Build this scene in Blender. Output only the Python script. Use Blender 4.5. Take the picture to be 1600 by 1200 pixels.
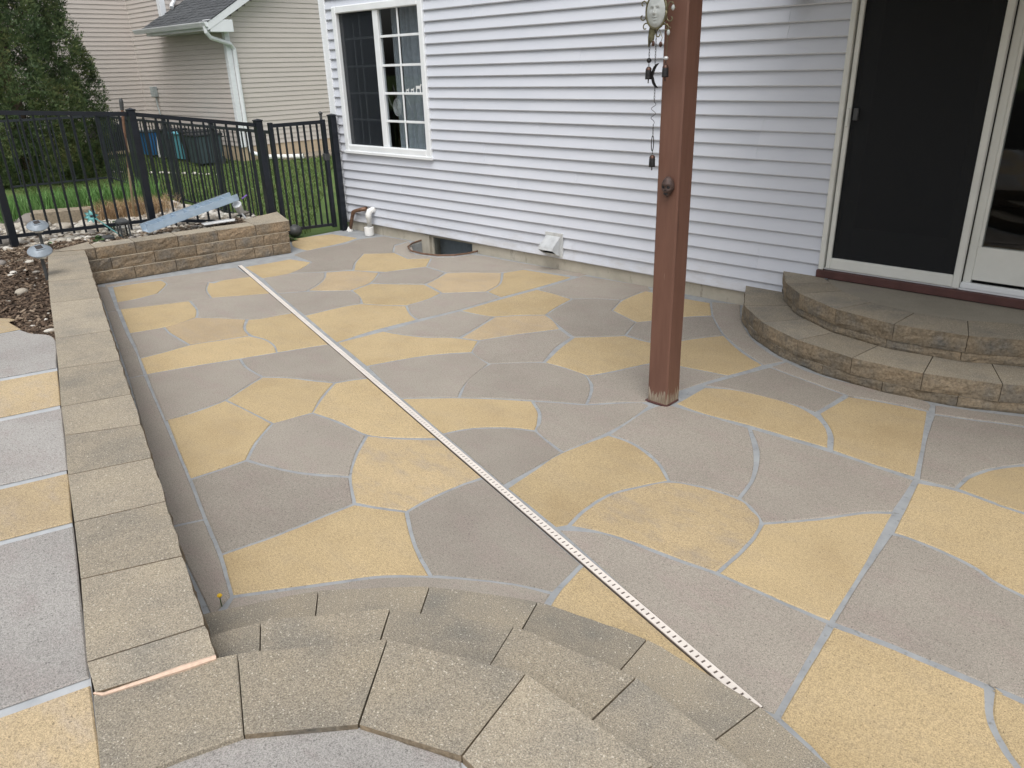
import bpy, math, random
import numpy as np
from mathutils import Vector, Matrix, noise as mnoise
random.seed(7); rng = np.random.default_rng(11)
R = math.radians
scene = bpy.context.scene
for o in list(bpy.data.objects): bpy.data.objects.remove(o)

# ------------------------------------------------------------------ camera
CAM_H = 1.8288
def cam_axes(yaw, pitch, roll):
    f = Vector((math.sin(yaw)*math.cos(pitch), math.cos(yaw)*math.cos(pitch), -math.sin(pitch)))
    r = Vector((math.cos(yaw), -math.sin(yaw), 0)); d = f.cross(r)
    return math.cos(roll)*r+math.sin(roll)*d, -math.sin(roll)*r+math.cos(roll)*d, f
_r, _d, _f = cam_axes(-0.766103, 0.395135, 0.0294604)
cam = bpy.data.cameras.new('camera'); camo = bpy.data.objects.new('camera', cam)
scene.collection.objects.link(camo); scene.camera = camo
camo.matrix_world = Matrix(((_r.x, -_d.x, -_f.x, 0), (_r.y, -_d.y, -_f.y, 0), (_r.z, -_d.z, -_f.z, CAM_H), (0, 0, 0, 1)))
cam.sensor_width = 36; cam.lens = 36*1195.57/1600; cam.clip_start = 0.05; cam.clip_end = 800

# ------------------------------------------------------------------ sky, sun, exposure (overcast day)
SUN_EL, SUN_AZ = R(60), R(140)      # azimuth clockwise from +Y
world = bpy.data.worlds.new('World'); scene.world = world; world.use_nodes = True
nt = world.node_tree; nt.nodes.clear()
sky = nt.nodes.new('ShaderNodeTexSky'); sky.sky_type = 'NISHITA'; sky.sun_disc = False
sky.sun_elevation = SUN_EL; sky.sun_rotation = SUN_AZ; sky.dust_density = 4.0; sky.air_density = 1.0; sky.ozone_density = 1.0
hsv = nt.nodes.new('ShaderNodeHueSaturation'); hsv.inputs['Saturation'].default_value = 0.22
bg = nt.nodes.new('ShaderNodeBackground'); bg.inputs['Strength'].default_value = 0.12
wo = nt.nodes.new('ShaderNodeOutputWorld')
nt.links.new(sky.outputs[0], hsv.inputs['Color']); nt.links.new(hsv.outputs[0], bg.inputs[0]); nt.links.new(bg.outputs[0], wo.inputs[0])
sl = bpy.data.lights.new('sun', 'SUN'); sl.energy = 0.9; sl.angle = R(50); sl.color = (1, 0.97, 0.92)
so = bpy.data.objects.new('sun', sl); scene.collection.objects.link(so)
sd = Vector((math.sin(SUN_AZ)*math.cos(SUN_EL), math.cos(SUN_AZ)*math.cos(SUN_EL), math.sin(SUN_EL)))
so.rotation_euler = sd.to_track_quat('Z', 'Y').to_euler(); so.location = sd*30
vs = scene.view_settings; vs.view_transform = 'Standard'; vs.look = 'None'; vs.gamma = 1; vs.exposure = 0.60
vs.use_curve_mapping = False

# ------------------------------------------------------------------ materials
class NB:
    def __init__(s, name):
        s.m = bpy.data.materials.new(name); s.m.use_nodes = True; s.t = s.m.node_tree; s.t.nodes.clear()
        s.out = s.n('OutputMaterial'); s.b = s.n('BsdfPrincipled'); s.l(s.b.outputs[0], s.out.inputs[0])
        s._co = None
    def n(s, typ, **kw):
        x = s.t.nodes.new('ShaderNode'+typ)
        for k, v in kw.items(): setattr(x, k, v)
        return x
    def l(s, a, b): s.t.links.new(a, b)
    def co(s):
        if s._co is None:
            tc = s.n('TexCoord'); oi = s.n('ObjectInfo'); va = s.n('VectorMath', operation='SCALE')
            cmb = s.n('CombineXYZ'); s.l(oi.outputs['Random'], cmb.inputs[0]); s.l(oi.outputs['Random'], cmb.inputs[1])
            va.inputs['Scale'].default_value = 37.0; s.l(cmb.outputs[0], va.inputs[0])
            ad = s.n('VectorMath', operation='ADD'); s.l(tc.outputs['Object'], ad.inputs[0]); s.l(va.outputs[0], ad.inputs[1])
            s._co = ad.outputs[0]; s.oi = oi; s.raw = tc.outputs['Object']
        return s._co
    def noise(s, scale, detail=3, rough=.55, stretch=None, raw=False):
        c = s.co(); c = s.raw if raw else c
        if stretch:
            mp = s.n('Mapping'); mp.inputs['Scale'].default_value = stretch; s.l(c, mp.inputs['Vector']); c = mp.outputs[0]
        x = s.n('TexNoise'); x.inputs['Scale'].default_value = scale; x.inputs['Detail'].default_value = detail
        x.inputs['Roughness'].default_value = rough; s.l(c, x.inputs['Vector']); return x.outputs['Fac']
    def voro(s, scale, feature='F1'):
        x = s.n('TexVoronoi', feature=feature); x.inputs['Scale'].default_value = scale; s.l(s.co(), x.inputs['Vector']); return x
    def ramp(s, f, stops):
        x = s.n('ValToRGB'); e = x.color_ramp.elements
        while len(e) < len(stops): e.new(.5)
        for q, (p, c) in zip(e, stops):
            q.position = p; q.color = (*c, 1) if isinstance(c, (tuple, list)) else (c, c, c, 1)
        s.l(f, x.inputs[0]); return x.outputs[0]
    def mix(s, f, a, b, mode='MIX'):
        x = s.n('Mix', data_type='RGBA', blend_type=mode)
        for i, v in ((0, f), (6, a), (7, b)):
            if hasattr(v, 'links'): s.l(v, x.inputs[i])
            elif i == 0: x.inputs[0].default_value = v
            else: x.inputs[i].default_value = (*v, 1) if isinstance(v, (tuple, list)) else (v, v, v, 1)
        return x.outputs[2]
    def rnd(s, lo, hi):
        s.co(); x = s.n('MapRange'); x.inputs[3].default_value = lo; x.inputs[4].default_value = hi
        s.l(s.oi.outputs['Random'], x.inputs[0]); return x.outputs[0]
    def color(s, c):
        if hasattr(c, 'links'): s.l(c, s.b.inputs['Base Color'])
        else: s.b.inputs['Base Color'].default_value = (*c, 1)
    def bump(s, h, strength=.4, dist=.003, prev=None):
        x = s.n('Bump'); x.inputs['Strength'].default_value = strength; x.inputs['Distance'].default_value = dist
        s.l(h, x.inputs['Height'])
        if prev: s.l(prev, x.inputs['Normal'])
        s.l(x.outputs[0], s.b.inputs['Normal']); return x.outputs[0]
    def set(s, **kw):
        for k, v in kw.items():
            i = s.b.inputs[k.replace('_', ' ')]
            if hasattr(v, 'links'): s.l(v, i)
            else: i.default_value = v
        return s
MAT = {}
def simple(name, c, rough=.6, var=.12, nscale=8., bump=0., bscale=80., metallic=0., spec=.5, dist=.002, stretch=None):
    b = NB(name); n = b.noise(nscale, 4, stretch=stretch)
    lo = tuple(x*(1-var) for x in c); hi = tuple(min(1, x*(1+var)) for x in c)
    b.color(b.ramp(n, [(.3, lo), (.7, hi)])); b.set(Roughness=rough, Metallic=metallic)
    b.b.inputs['Specular IOR Level'].default_value = spec
    if bump: b.bump(b.noise(bscale, 3, stretch=stretch), bump, dist)
    MAT[name] = b.m; return b

def stone_mat(name, c, blotch, speck=.75, stain=(.33, .3, .28), stain_amt=.35):
    b = NB(name)
    n1 = b.noise(2.3, 5, .62); base = b.ramp(n1, [(.28, blotch), (.5, c), (.75, tuple(min(1, x*1.09) for x in c))])
    # worn greyish smears
    n2 = b.noise(3.6, 7, .72, stretch=(1, 2.2, 1)); sm = b.ramp(n2, [(.48, 0.), (.68, 1.)])
    sm2 = b.mix(1, sm, stain_amt, 'MULTIPLY'); base = b.mix(sm2, base, stain)
    f = b.noise(330, 2, .6); fr = b.ramp(f, [(.34, speck*.8), (.5, 1.), (.68, 1.25)])
    base = b.mix(1, base, fr, 'MULTIPLY')
    v = b.noise(120, 1, .5); vr = b.ramp(v, [(.25, .45), (.34, 1.)]); base = b.mix(.85, base, vr, 'MULTIPLY')
    g2 = b.noise(75, 4, .7, stretch=(1, 1.8, 1)); base = b.mix(1, base, b.ramp(g2, [(.3, .80), (.5, 1.), (.7, 1.10)]), 'MULTIPLY')
    r = b.rnd(.90, 1.07); base = b.mix(1, base, r, 'MULTIPLY')
    b.color(base); b.set(Roughness=.82); b.b.inputs['Specular IOR Level'].default_value = .3
    p = b.bump(b.noise(260, 3, .7), .55, .0022); b.bump(n2, .25, .004, p)
    MAT[name] = b.m
stone_mat('stone_ochre', (.475, .367, .213), (.418, .315, .178), stain=(.405, .328, .225))
stone_mat('stone_pale_ochre', (.475, .368, .235), (.415, .322, .208), stain=(.395, .33, .258), stain_amt=.55)
stone_mat('stone_grey', (.328, .296, .254), (.296, .264, .228), stain=(.325, .268, .242), stain_amt=.65)
stone_mat('stone_upper_grey', (.352, .338, .32), (.30, .282, .266), stain=(.325, .288, .272), stain_amt=.6)
stone_mat('stone_upper_ochre', (.47, .37, .232), (.40, .315, .205), stain=(.42, .35, .27), stain_amt=.8)

stone_mat('stone_worn_ochre', (.472, .366, .220), (.425, .330, .205), stain=(.34, .292, .24), stain_amt=.7)
b = NB('grout'); n = b.noise(9, 5, .6); gb = b.ramp(n, [(.3, (.25, .262, .272)), (.7, (.345, .362, .375))])
gb = b.mix(b.ramp(b.noise(38, 5, .7), [(.58, 0.), (.70, .75)]), gb, (.15, .145, .135)); b.color(gb); b.set(Roughness=.75)
b.bump(b.noise(150, 3), .3, .002); MAT['grout'] = b.m
b = NB('grout_white'); n = b.noise(9, 5, .6); b.color(b.ramp(n, [(.3, (.36, .38, .40)), (.7, (.50, .52, .54))])); b.set(Roughness=.7)
b.bump(b.noise(150, 3), .3, .002); MAT['grout_white'] = b.m

def block_mat(name, c1, c2, c3, top):
    b = NB(name)
    n1 = b.noise(3.2 if top else 6., 5, .6); base = b.ramp(n1, [(.3, c1), (.5, c2), (.7, c3)])
    r = b.rnd(.88, 1.1); base = b.mix(1, base, r, 'MULTIPLY')
    if top:
        f = b.noise(270, 2, .65); base = b.mix(1, base, b.ramp(f, [(.34, .54), (.45, .9), (.55, 1.06), (.68, 1.5)]), 'MULTIPLY')
        v = b.noise(150, 1, .4); base = b.mix(b.ramp(v, [(.68, 0.), (.74, .7)]), base, (.66, .61, .52))
        b.bump(b.noise(230, 3, .7), .6, .003)
    else:
        f = b.noise(60, 5, .7); base = b.mix(1, base, b.ramp(f, [(.3, .55), (.5, 1.), (.72, 1.4)]), 'MULTIPLY')
        p = b.bump(b.noise(38, 6, .72), .9, .014); b.bump(b.noise(190, 3), .5, .003, p)
    b.color(base); b.set(Roughness=.9); b.b.inputs['Specular IOR Level'].default_value = .25
    MAT[name] = b.m
block_mat('block_top', (.244, .223, .186), (.32, .280, .219), (.364, .315, .238), True)
block_mat('block_face', (.165, .15, .13), (.235, .185, .13), (.29, .215, .14), False)
block_mat('step_top', (.222, .206, .176), (.304, .268, .211), (.35, .302, .227), True)
block_mat('step_face', (.16, .15, .132), (.23, .19, .138), (.275, .215, .145), False)

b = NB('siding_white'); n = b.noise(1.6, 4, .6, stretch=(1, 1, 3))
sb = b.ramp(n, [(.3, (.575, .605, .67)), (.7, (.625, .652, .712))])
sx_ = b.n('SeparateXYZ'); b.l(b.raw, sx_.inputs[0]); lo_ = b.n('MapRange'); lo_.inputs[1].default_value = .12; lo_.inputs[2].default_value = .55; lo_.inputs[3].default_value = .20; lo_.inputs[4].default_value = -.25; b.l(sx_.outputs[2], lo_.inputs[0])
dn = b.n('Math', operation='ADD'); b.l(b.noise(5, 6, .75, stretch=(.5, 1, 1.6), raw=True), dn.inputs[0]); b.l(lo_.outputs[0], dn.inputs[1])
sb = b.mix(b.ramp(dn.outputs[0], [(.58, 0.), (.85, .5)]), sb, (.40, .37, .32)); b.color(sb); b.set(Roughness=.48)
b.bump(b.noise(60, 3, stretch=(.04, 1, 1)), .12, .002); MAT['siding_white'] = b.m
b = NB('siding_beige'); n = b.noise(.9, 4, .6, stretch=(1, 1, 2))
b.color(b.ramp(n, [(.3, (.56, .515, .48)), (.7, (.605, .555, .518))])); b.set(Roughness=.55); MAT['siding_beige'] = b.m
simple('trim_white', (.80, .83, .86), .4, .04, 3)
simple('vinyl_frame', (.80, .83, .85), .35, .05, 5)
simple('door_frame', (.70, .71, .67), .42, .06, 5, .08, 60)
simple('steel_galvanised', (.62, .64, .65), .42, .15, 14, .1, 60, metallic=.35)
simple('maroon_board', (.085, .034, .030), .6, .2, 9, .3, 70)
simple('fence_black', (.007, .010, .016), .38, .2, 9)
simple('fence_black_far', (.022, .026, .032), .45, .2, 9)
simple('pvc_white', (.80, .80, .78), .3, .03, 6)
simple('copper_brown', (.17, .095, .06), .5, .3, 30, .2, 90, metallic=.3)
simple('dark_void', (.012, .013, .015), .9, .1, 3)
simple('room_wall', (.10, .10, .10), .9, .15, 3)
simple('curtain_grey', (.42, .46, .50), .85, .12, 20, .2, 300)
simple('drain_plastic', (.74, .685, .63), .45, .07, 14)
simple('drain_edge', (.09, .07, .06), .7, .2, 20)
simple('shingle', (.085, .092, .10), .95, .35, 30, .6, 200)
simple('wood_plank', (.27, .225, .165), .9, .25, 6, .5, 60, stretch=(1, 8, 8))
simple('mulch', (.085, .055, .036), 1, .55, 25, .9, 90, dist=.012)
simple('chip_brown', (.15, .092, .055), .95, .5, 5)
simple('chip_pale', (.34, .275, .20), .95, .35, 5)
simple('soil_gravel', (.26, .225, .175), 1, .4, 25, .8, 70, dist=.01)
simple('lamp_silver', (.25, .29, .33), .45, .1, 30, metallic=.1)
simple('lamp_dark', (.055, .058, .06), .5, .2, 30)
simple('solar_cell', (.045, .04, .038), .18, .15, 60)
simple('chime_bronze', (.03, .029, .03), .45, .35, 60, .3, 200, metallic=.6)
simple('chime_copper', (.09, .05, .038), .4, .3, 60, metallic=.7)
simple('chime_gold', (.16, .145, .085), .5, .35, 60, .3, 200, metallic=.6)
simple('face_pale', (.40, .42, .41), .35, .1, 30)
simple('skull_brown', (.062, .037, .031), .6, .35, 60, .3, 160)
simple('bin_blue', (.03, .17, .42), .5, .08, 5); simple('bin_teal', (.14, .44, .55), .5, .1, 5)
simple('bin_slate', (.055, .08, .095), .5, .1, 5); simple('bin_black', (.02, .023, .026), .5, .1, 5)
simple('white_plastic', (.75, .76, .76), .45, .05, 5)
simple('grey_box', (.38, .42, .42), .5, .1, 5)
simple('metal_teal', (.10, .27, .27), .4, .4, 20, metallic=.4)
simple('bark', (.09, .065, .045), .95, .4, 20, .8, 60)
simple('yellow_petal', (.72, .45, .02), .6, .1, 20)
simple('caulk_peach', (.66, .49, .38), .8, .12, 60, .5, 160)
simple('purple_plastic', (.17, .09, .38), .5, .1, 5)
simple('ceiling_board', (.62, .61, .58), .8, .1, 5)
simple('foundation_beige', (.52, .42, .30), .95, .15, 4, .4, 60)
simple('tool_wood', (.24, .19, .11), .7, .3, 10, stretch=(8, 8, 1))
simple('rope_white', (.78, .78, .74), .8, .1, 30)

b = NB('post_brown'); n = b.noise(14, 5, .65, stretch=(2.5, 2.5, .25))
base = b.ramp(n, [(.3, (.128, .060, .041)), (.7, (.165, .080, .055))])
# paint worn off at the foot, bare weathered wood in streaks
tc = b.n('SeparateXYZ'); b.co(); b.l(b.raw, tc.inputs[0])
st = b.noise(1., 3, .6, stretch=(95, 95, 5)); mr = b.n('MapRange'); mr.inputs[1].default_value = .03; mr.inputs[2].default_value = .125
mr.inputs[3].default_value = .34; mr.inputs[4].default_value = .8; b.l(tc.outputs[2], mr.inputs[0])
gt = b.n('Math', operation='GREATER_THAN'); b.l(st, gt.inputs[0]); b.l(mr.outputs[0], gt.inputs[1])
bare = b.ramp(b.noise(1., 3, .6, stretch=(160, 160, 9)), [(.3, (.16, .10, .055)), (.55, (.27, .22, .165)), (.7, (.40, .35, .29))])
base = b.mix(gt.outputs[0], base, bare)
sc = b.noise(1., 2, .5, stretch=(60, 60, 6)); base = b.mix(b.ramp(sc, [(.74, 0.), (.77, .55)]), base, (.42, .30, .24))
ck = b.noise(1., 4, .6, stretch=(70, 70, 1.6)); base = b.mix(b.ramp(ck, [(.69, 0.), (.72, .7)]), base, (.05, .026, .02)); b.color(base); b.set(Roughness=.55); pb0 = b.bump(b.noise(10, 5, stretch=(4, 4, .5)), .3, .005); b.bump(b.noise(1., 5, .65, stretch=(120, 120, 3)), .35, .002, pb0); MAT['post_brown'] = b.m

b = NB('concrete'); n = b.noise(3.2, 6, .7); base = b.ramp(n, [(.25, (.34, .31, .25)), (.5, (.46, .425, .35)), (.75, (.54, .505, .43))])
n2 = b.noise(1., 5, .7, stretch=(9, 9, 3)); base = b.mix(b.ramp(n2, [(.6, 0.), (.7, .75)]), base, (.18, .155, .125))
b.color(base); b.set(Roughness=.92); p = b.bump(b.noise(18, 5), .4, .01); b.bump(b.noise(150, 3), .4, .003, p); MAT['concrete'] = b.m
b = NB('step_slab'); n = b.noise(2.4, 6, .65); base = b.ramp(n, [(.3, (.235, .215, .175)), (.55, (.29, .265, .215)), (.75, (.265, .235, .205))])
base = b.mix(1, base, b.ramp(b.noise(260, 2), [(.35, .8), (.6, 1.08)]), 'MULTIPLY')
b.color(base); b.set(Roughness=.85); b.bump(b.noise(200, 3), .4, .002); MAT['step_slab'] = b.m

def thin_glass(name, tint, f0=.5, rough=.02, opac=.0):
    b = NB(name); b.t.nodes.remove(b.b)
    tr = b.n('BsdfTransparent'); tr.inputs[0].default_value = (*tint, 1)
    gl = b.n('BsdfGlossy'); gl.inputs['Roughness'].default_value = rough
    fr = b.n('Fresnel'); fr.inputs[0].default_value = 1.5
    ge = b.n('NewGeometry'); iv = b.n('Math', operation='SUBTRACT'); iv.inputs[0].default_value = 1; b.l(ge.outputs['Backfacing'], iv.inputs[1])
    mu = b.n('Math', operation='MULTIPLY'); b.l(fr.outputs[0], mu.inputs[0]); b.l(iv.outputs[0], mu.inputs[1])
    mx = b.n('MixShader'); b.l(mu.outputs[0], mx.inputs[0]); b.l(tr.outputs[0], mx.inputs[1]); b.l(gl.outputs[0], mx.inputs[2])
    b.l(mx.outputs[0], b.out.inputs[0]); MAT[name] = b.m
thin_glass('glass', (.80, .82, .83))
def screen_mat(name, c, keep):
    b = NB(name); b.color(c); b.set(Roughness=.8); tr = b.n('BsdfTransparent'); mx = b.n('MixShader'); mx.inputs[0].default_value = 1-keep
    b.l(tr.outputs[0], mx.inputs[1]); b.l(b.b.outputs[0], mx.inputs[2]); b.l(mx.outputs[0], b.out.inputs[0]); MAT[name] = b.m
screen_mat('insect_screen', (.010, .015, .022), .48)
screen_mat('door_screen', (.0045, .006, .008), .22)
screen_mat('clear_blue_plastic', (.46, .58, .70), .45)
MAT['clear_blue_plastic'].node_tree.nodes['Principled BSDF'].inputs['Roughness'].default_value = .2
b = NB('globe_glass'); b.color((.85, .9, .9)); b.set(Roughness=.06, Metallic=.6); MAT['globe_glass'] = b.m

def leaf_mat(name, stops, rough=.6, scale=2.5, vcol=True):
    b = NB(name); n = b.noise(scale, 4, .6)
    at = b.n('Attribute', attribute_name='tint'); ad = b.n('Math', operation='ADD'); b.l(n, ad.inputs[0])
    sb = b.n('Math', operation='SUBTRACT'); b.l(at.outputs['Fac'], sb.inputs[0]); sb.inputs[1].default_value = .5
    ml = b.n('Math', operation='MULTIPLY'); b.l(sb.outputs[0], ml.inputs[0]); ml.inputs[1].default_value = .55; b.l(ml.outputs[0], ad.inputs[1])
    b.color(b.ramp(ad.outputs[0], stops)); b.set(Roughness=rough); b.b.inputs['Specular IOR Level'].default_value = .25
    MAT[name] = b.m
leaf_mat('cedar', [(.2, (.058, .092, .048)), (.45, (.100, .142, .062)), (.65, (.148, .172, .068)), (.85, (.20, .16, .08))], scale=1.6)
leaf_mat('grass_tall', [(.2, (.06, .14, .034)), (.5, (.11, .235, .06)), (.8, (.19, .31, .12))])
leaf_mat('grass_short', [(.2, (.055, .09, .024)), (.5, (.092, .142, .040)), (.7, (.13, .165, .055)), (.85, (.19, .165, .09))], scale=1.2)
leaf_mat('grass_dry', [(.2, (.22, .13, .065)), (.5, (.40, .27, .15)), (.8, (.55, .42, .27))])
leaf_mat('weed', [(.2, (.05, .10, .03)), (.5, (.10, .17, .06)), (.8, (.17, .24, .10))])
leaf_mat('pebble', [(.12, (.16, .15, .145)), (.35, (.38, .34, .28)), (.55, (.52, .49, .43)), (.75, (.70, .68, .64)), (.9, (.30, .20, .13))], scale=.01)
leaf_mat('chips', [(.15, (.05, .036, .027)), (.40, (.105, .072, .05)), (.6, (.18, .13, .09)), (.82, (.40, .33, .25))], scale=.5, rough=.95)
b = NB('lawn'); n = b.noise(1.1, 6, .7); base = b.ramp(n, [(.3, (.06, .11, .026)), (.55, (.095, .16, .036)), (.7, (.14, .165, .055)), (.82, (.19, .15, .08))])
b.color(base); b.set(Roughness=.95); b.bump(b.noise(60, 4), .8, .02); MAT['lawn'] = b.m

# ------------------------------------------------------------------ mesh helpers
COL = scene.collection; ORG = {}
class MB:
    def __init__(s): s.v = []; s.f = []; s.m = []
    def add(s, vs, fs, mi=0):
        o = len(s.v); s.v += [tuple(x) for x in vs]; s.f += [tuple(i+o for i in q) for q in fs]; s.m += [mi]*len(fs); return s
    def box(s, x0, x1, y0, y1, z0, z1, mi=0):
        return s.add([(x0,y0,z0),(x1,y0,z0),(x1,y1,z0),(x0,y1,z0),(x0,y0,z1),(x1,y0,z1),(x1,y1,z1),(x0,y1,z1)],
                     [(0,3,2,1),(4,5,6,7),(0,1,5,4),(1,2,6,5),(2,3,7,6),(3,0,4,7)], mi)
    def bbox(s, x0, x1, y0, y1, z0, z1, b=.003, mi=0):      # chamfered box
        vs = []; 
        for x, xs in ((x0, 1), (x1, -1)):
            for y, ys in ((y0, 1), (y1, -1)):
                for z, zs in ((z0, 1), (z1, -1)):
                    vs += [(x, y+ys*b, z+zs*b), (x+xs*b, y, z+zs*b), (x+xs*b, y+ys*b, z)]
        i = lambda a, c, d, k: (a*4+c*2+d)*3+k
        fs = [(i(0,0,0,0),i(0,0,1,0),i(0,1,1,0),i(0,1,0,0)), (i(1,0,0,0),i(1,1,0,0),i(1,1,1,0),i(1,0,1,0)),
              (i(0,0,0,1),i(1,0,0,1),i(1,0,1,1),i(0,0,1,1)), (i(0,1,0,1),i(0,1,1,1),i(1,1,1,1),i(1,1,0,1)),
              (i(0,0,0,2),i(0,1,0,2),i(1,1,0,2),i(1,0,0,2)), (i(0,0,1,2),i(1,0,1,2),i(1,1,1,2),i(0,1,1,2))]
        for a in (0,1):
            for c in (0,1):
                fs.append((i(a,c,0,0),i(a,c,1,0),i(a,c,1,1),i(a,c,0,1))); fs.append((i(a,0,c,0),i(a,1,c,0),i(a,1,c,2),i(a,0,c,2)))
                fs.append((i(0,a,c,1),i(1,a,c,1),i(1,a,c,2),i(0,a,c,2)))
                for d in (0,1): fs.append((i(a,c,d,0),i(a,c,d,1),i(a,c,d,2)))
        return s.add(vs, fs, mi)
    def prism(s, poly, z0, z1, mi=0, bev=0.):
        n = len(poly); vs = [(x,y,z0) for x,y in poly]
        if bev:
            ins = inset(poly, bev); vs += [(x,y,z1-bev*.8) for x,y in poly]+[(x,y,z1) for x,y in ins]; k = 2
        else: vs += [(x,y,z1) for x,y in poly]; k = 1
        fs = []
        for r in range(k):
            for i in range(n): j = (i+1)%n; fs.append((r*n+i, r*n+j, r*n+n+j, r*n+n+i))
        fs.append(tuple(k*n+i for i in range(n)))
        return s.add(vs, fs, mi)
    def tube(s, pts, r, n=10, mi=0, cap=True, rs=None):
        pts = [Vector(p) for p in pts]; rings = []; vs = []
        prev = None
        for i, p in enumerate(pts):
            t = (pts[min(i+1, len(pts)-1)]-pts[max(i-1, 0)]).normalized()
            if prev is None: a = t.orthogonal().normalized()
            else: a = (prev-t*prev.dot(t)); a = a.normalized() if a.length > 1e-6 else t.orthogonal().normalized()
            prev = a; c = t.cross(a); rr = rs[i] if rs else r
            for k in range(n): th = 2*math.pi*k/n; vs.append(p+rr*(math.cos(th)*a+math.sin(th)*c))
        fs = [(i*n+k, i*n+(k+1)%n, (i+1)*n+(k+1)%n, (i+1)*n+k) for i in range(len(pts)-1) for k in range(n)]
        if cap: fs += [tuple(range(n-1,-1,-1)), tuple((len(pts)-1)*n+k for k in range(n))]
        return s.add(vs, fs, mi)
    def lathe(s, prof, c, n=24, mi=0):
        vs = [(c[0]+r*math.cos(2*math.pi*k/n), c[1]+r*math.sin(2*math.pi*k/n), c[2]+z) for r, z in prof for k in range(n)]
        fs = [(i*n+k, i*n+(k+1)%n, (i+1)*n+(k+1)%n, (i+1)*n+k) for i in range(len(prof)-1) for k in range(n)]
        return s.add(vs, fs, mi)
    def bar(s, a, b_, w, h, mi=0, up=(0,0,1)):
        a = Vector(a); b_ = Vector(b_); t = (b_-a).normalized(); u = Vector(up); sd = t.cross(u).normalized(); u = sd.cross(t).normalized()
        vs = [p+sd*w/2*i+u*h/2*j for p in (a, b_) for i, j in ((-1,-1),(1,-1),(1,1),(-1,1))]
        return s.add(vs, [(0,1,2,3),(7,6,5,4),(0,4,5,1),(1,5,6,2),(2,6,7,3),(3,7,4,0)], mi)
    def ball(s, c, rx, ry, rz, n=12, m=8, mi=0):
        pr = [(math.sin(math.pi*i/m), -math.cos(math.pi*i/m)) for i in range(m+1)]
        vs = [(c[0]+rx*r*math.cos(2*math.pi*k/n), c[1]+ry*r*math.sin(2*math.pi*k/n), c[2]+rz*z) for r, z in pr for k in range(n)]
        fs = [(i*n+k, i*n+(k+1)%n, (i+1)*n+(k+1)%n, (i+1)*n+k) for i in range(m) for k in range(n)]
        return s.add(vs, fs, mi)
    def build(s, name, mats, parent=None, org=None, smooth=False, fix=True):
        if isinstance(mats, str): mats = [mats]
        if parent is not None: org = ORG[parent.name]
        if org is None:
            a = np.array(s.v); org = ((a[:,0].min()+a[:,0].max())/2, (a[:,1].min()+a[:,1].max())/2, a[:,2].min())
        org = tuple(float(x) for x in org)
        me = bpy.data.meshes.new(name)
        me.from_pydata([(x-org[0], y-org[1], z-org[2]) for x,y,z in s.v], [], s.f)
        for q in mats: me.materials.append(MAT[q])
        if len(mats) > 1: me.polygons.foreach_set('material_index', s.m)
        if smooth: me.polygons.foreach_set('use_smooth', [True]*len(me.polygons))
        me.validate(); me.update()
        if fix:
            import bmesh
            bm = bmesh.new(); bm.from_mesh(me); bmesh.ops.recalc_face_normals(bm, faces=bm.faces); bm.to_mesh(me); bm.free()
        return link(name, me, parent, org)
def link(name, me, parent, org):
    o = bpy.data.objects.new(name, me); COL.objects.link(o)
    if parent is not None: o.parent = parent
    else: o.location = org
    ORG[o.name] = org
    return o
def inst(name, me, parent, loc):          # shared-mesh part; loc in world space
    o = bpy.data.objects.new(name, me); COL.objects.link(o); o.parent = parent
    g = ORG[parent.name]; o.location = tuple(a-b_ for a, b_ in zip(loc, g)); ORG[o.name] = tuple(g); return o
def raw_mesh(mb, name, mat):
    me = bpy.data.meshes.new(name); me.from_pydata(mb.v, [], mb.f)
    for q in ([mat] if isinstance(mat, str) else mat): me.materials.append(MAT[q])
    if not isinstance(mat, str): me.polygons.foreach_set('material_index', mb.m)
    me.update(); return me
def thing(name, label, cat, loc, group=None):
    o = bpy.data.objects.new(name, None); COL.objects.link(o); o.location = loc; o.empty_display_size = .1
    ORG[o.name] = tuple(loc); return tag(o, label, cat, group)
def tag(o, label, cat, group=None):
    o['label'] = label; o['category'] = cat
    if group: o['group'] = group
    return o
def struct(o): o['kind'] = 'structure'; return o
def stuff(o, label=None, cat=None):
    o['kind'] = 'stuff'
    if label: o['label'] = label; o['category'] = cat
    return o
def np_mesh(name, V, F, mat, parent=None, org=(0,0,0), tint=None):
    """V (n,3), F (m,k) arrays; fast mesh"""
    if parent is not None: org = ORG[parent.name]
    me = bpy.data.meshes.new(name); V = np.asarray(V, np.float32)-np.array(org, np.float32); F = np.asarray(F, np.int32)
    me.vertices.add(len(V)); me.vertices.foreach_set('co', V.ravel())
    k = F.shape[1]; me.loops.add(F.size); me.loops.foreach_set('vertex_index', F.ravel())
    me.polygons.add(len(F)); me.polygons.foreach_set('loop_start', np.arange(0, F.size, k, dtype=np.int32))
    me.materials.append(MAT[mat])
    if tint is not None:
        at = me.attributes.new('tint', 'FLOAT', 'FACE'); at.data.foreach_set('value', np.asarray(tint, np.float32))
    me.update(calc_edges=True); me.validate()
    return link(name, me, parent, org)
def cdt_faces(p):
    from mathutils.geometry import delaunay_2d_cdt
    n = len(p); r = delaunay_2d_cdt([Vector(q) for q in p], [], [list(range(n))], 1, 1e-6)
    return [tuple(v) for v in r[0]], [tuple(f) for f in r[2]]
def area2(p): return sum(p[i][0]*p[(i+1)%len(p)][1]-p[(i+1)%len(p)][0]*p[i][1] for i in range(len(p)))
def ccw(p): return list(p) if area2(p) > 0 else list(p)[::-1]
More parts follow.
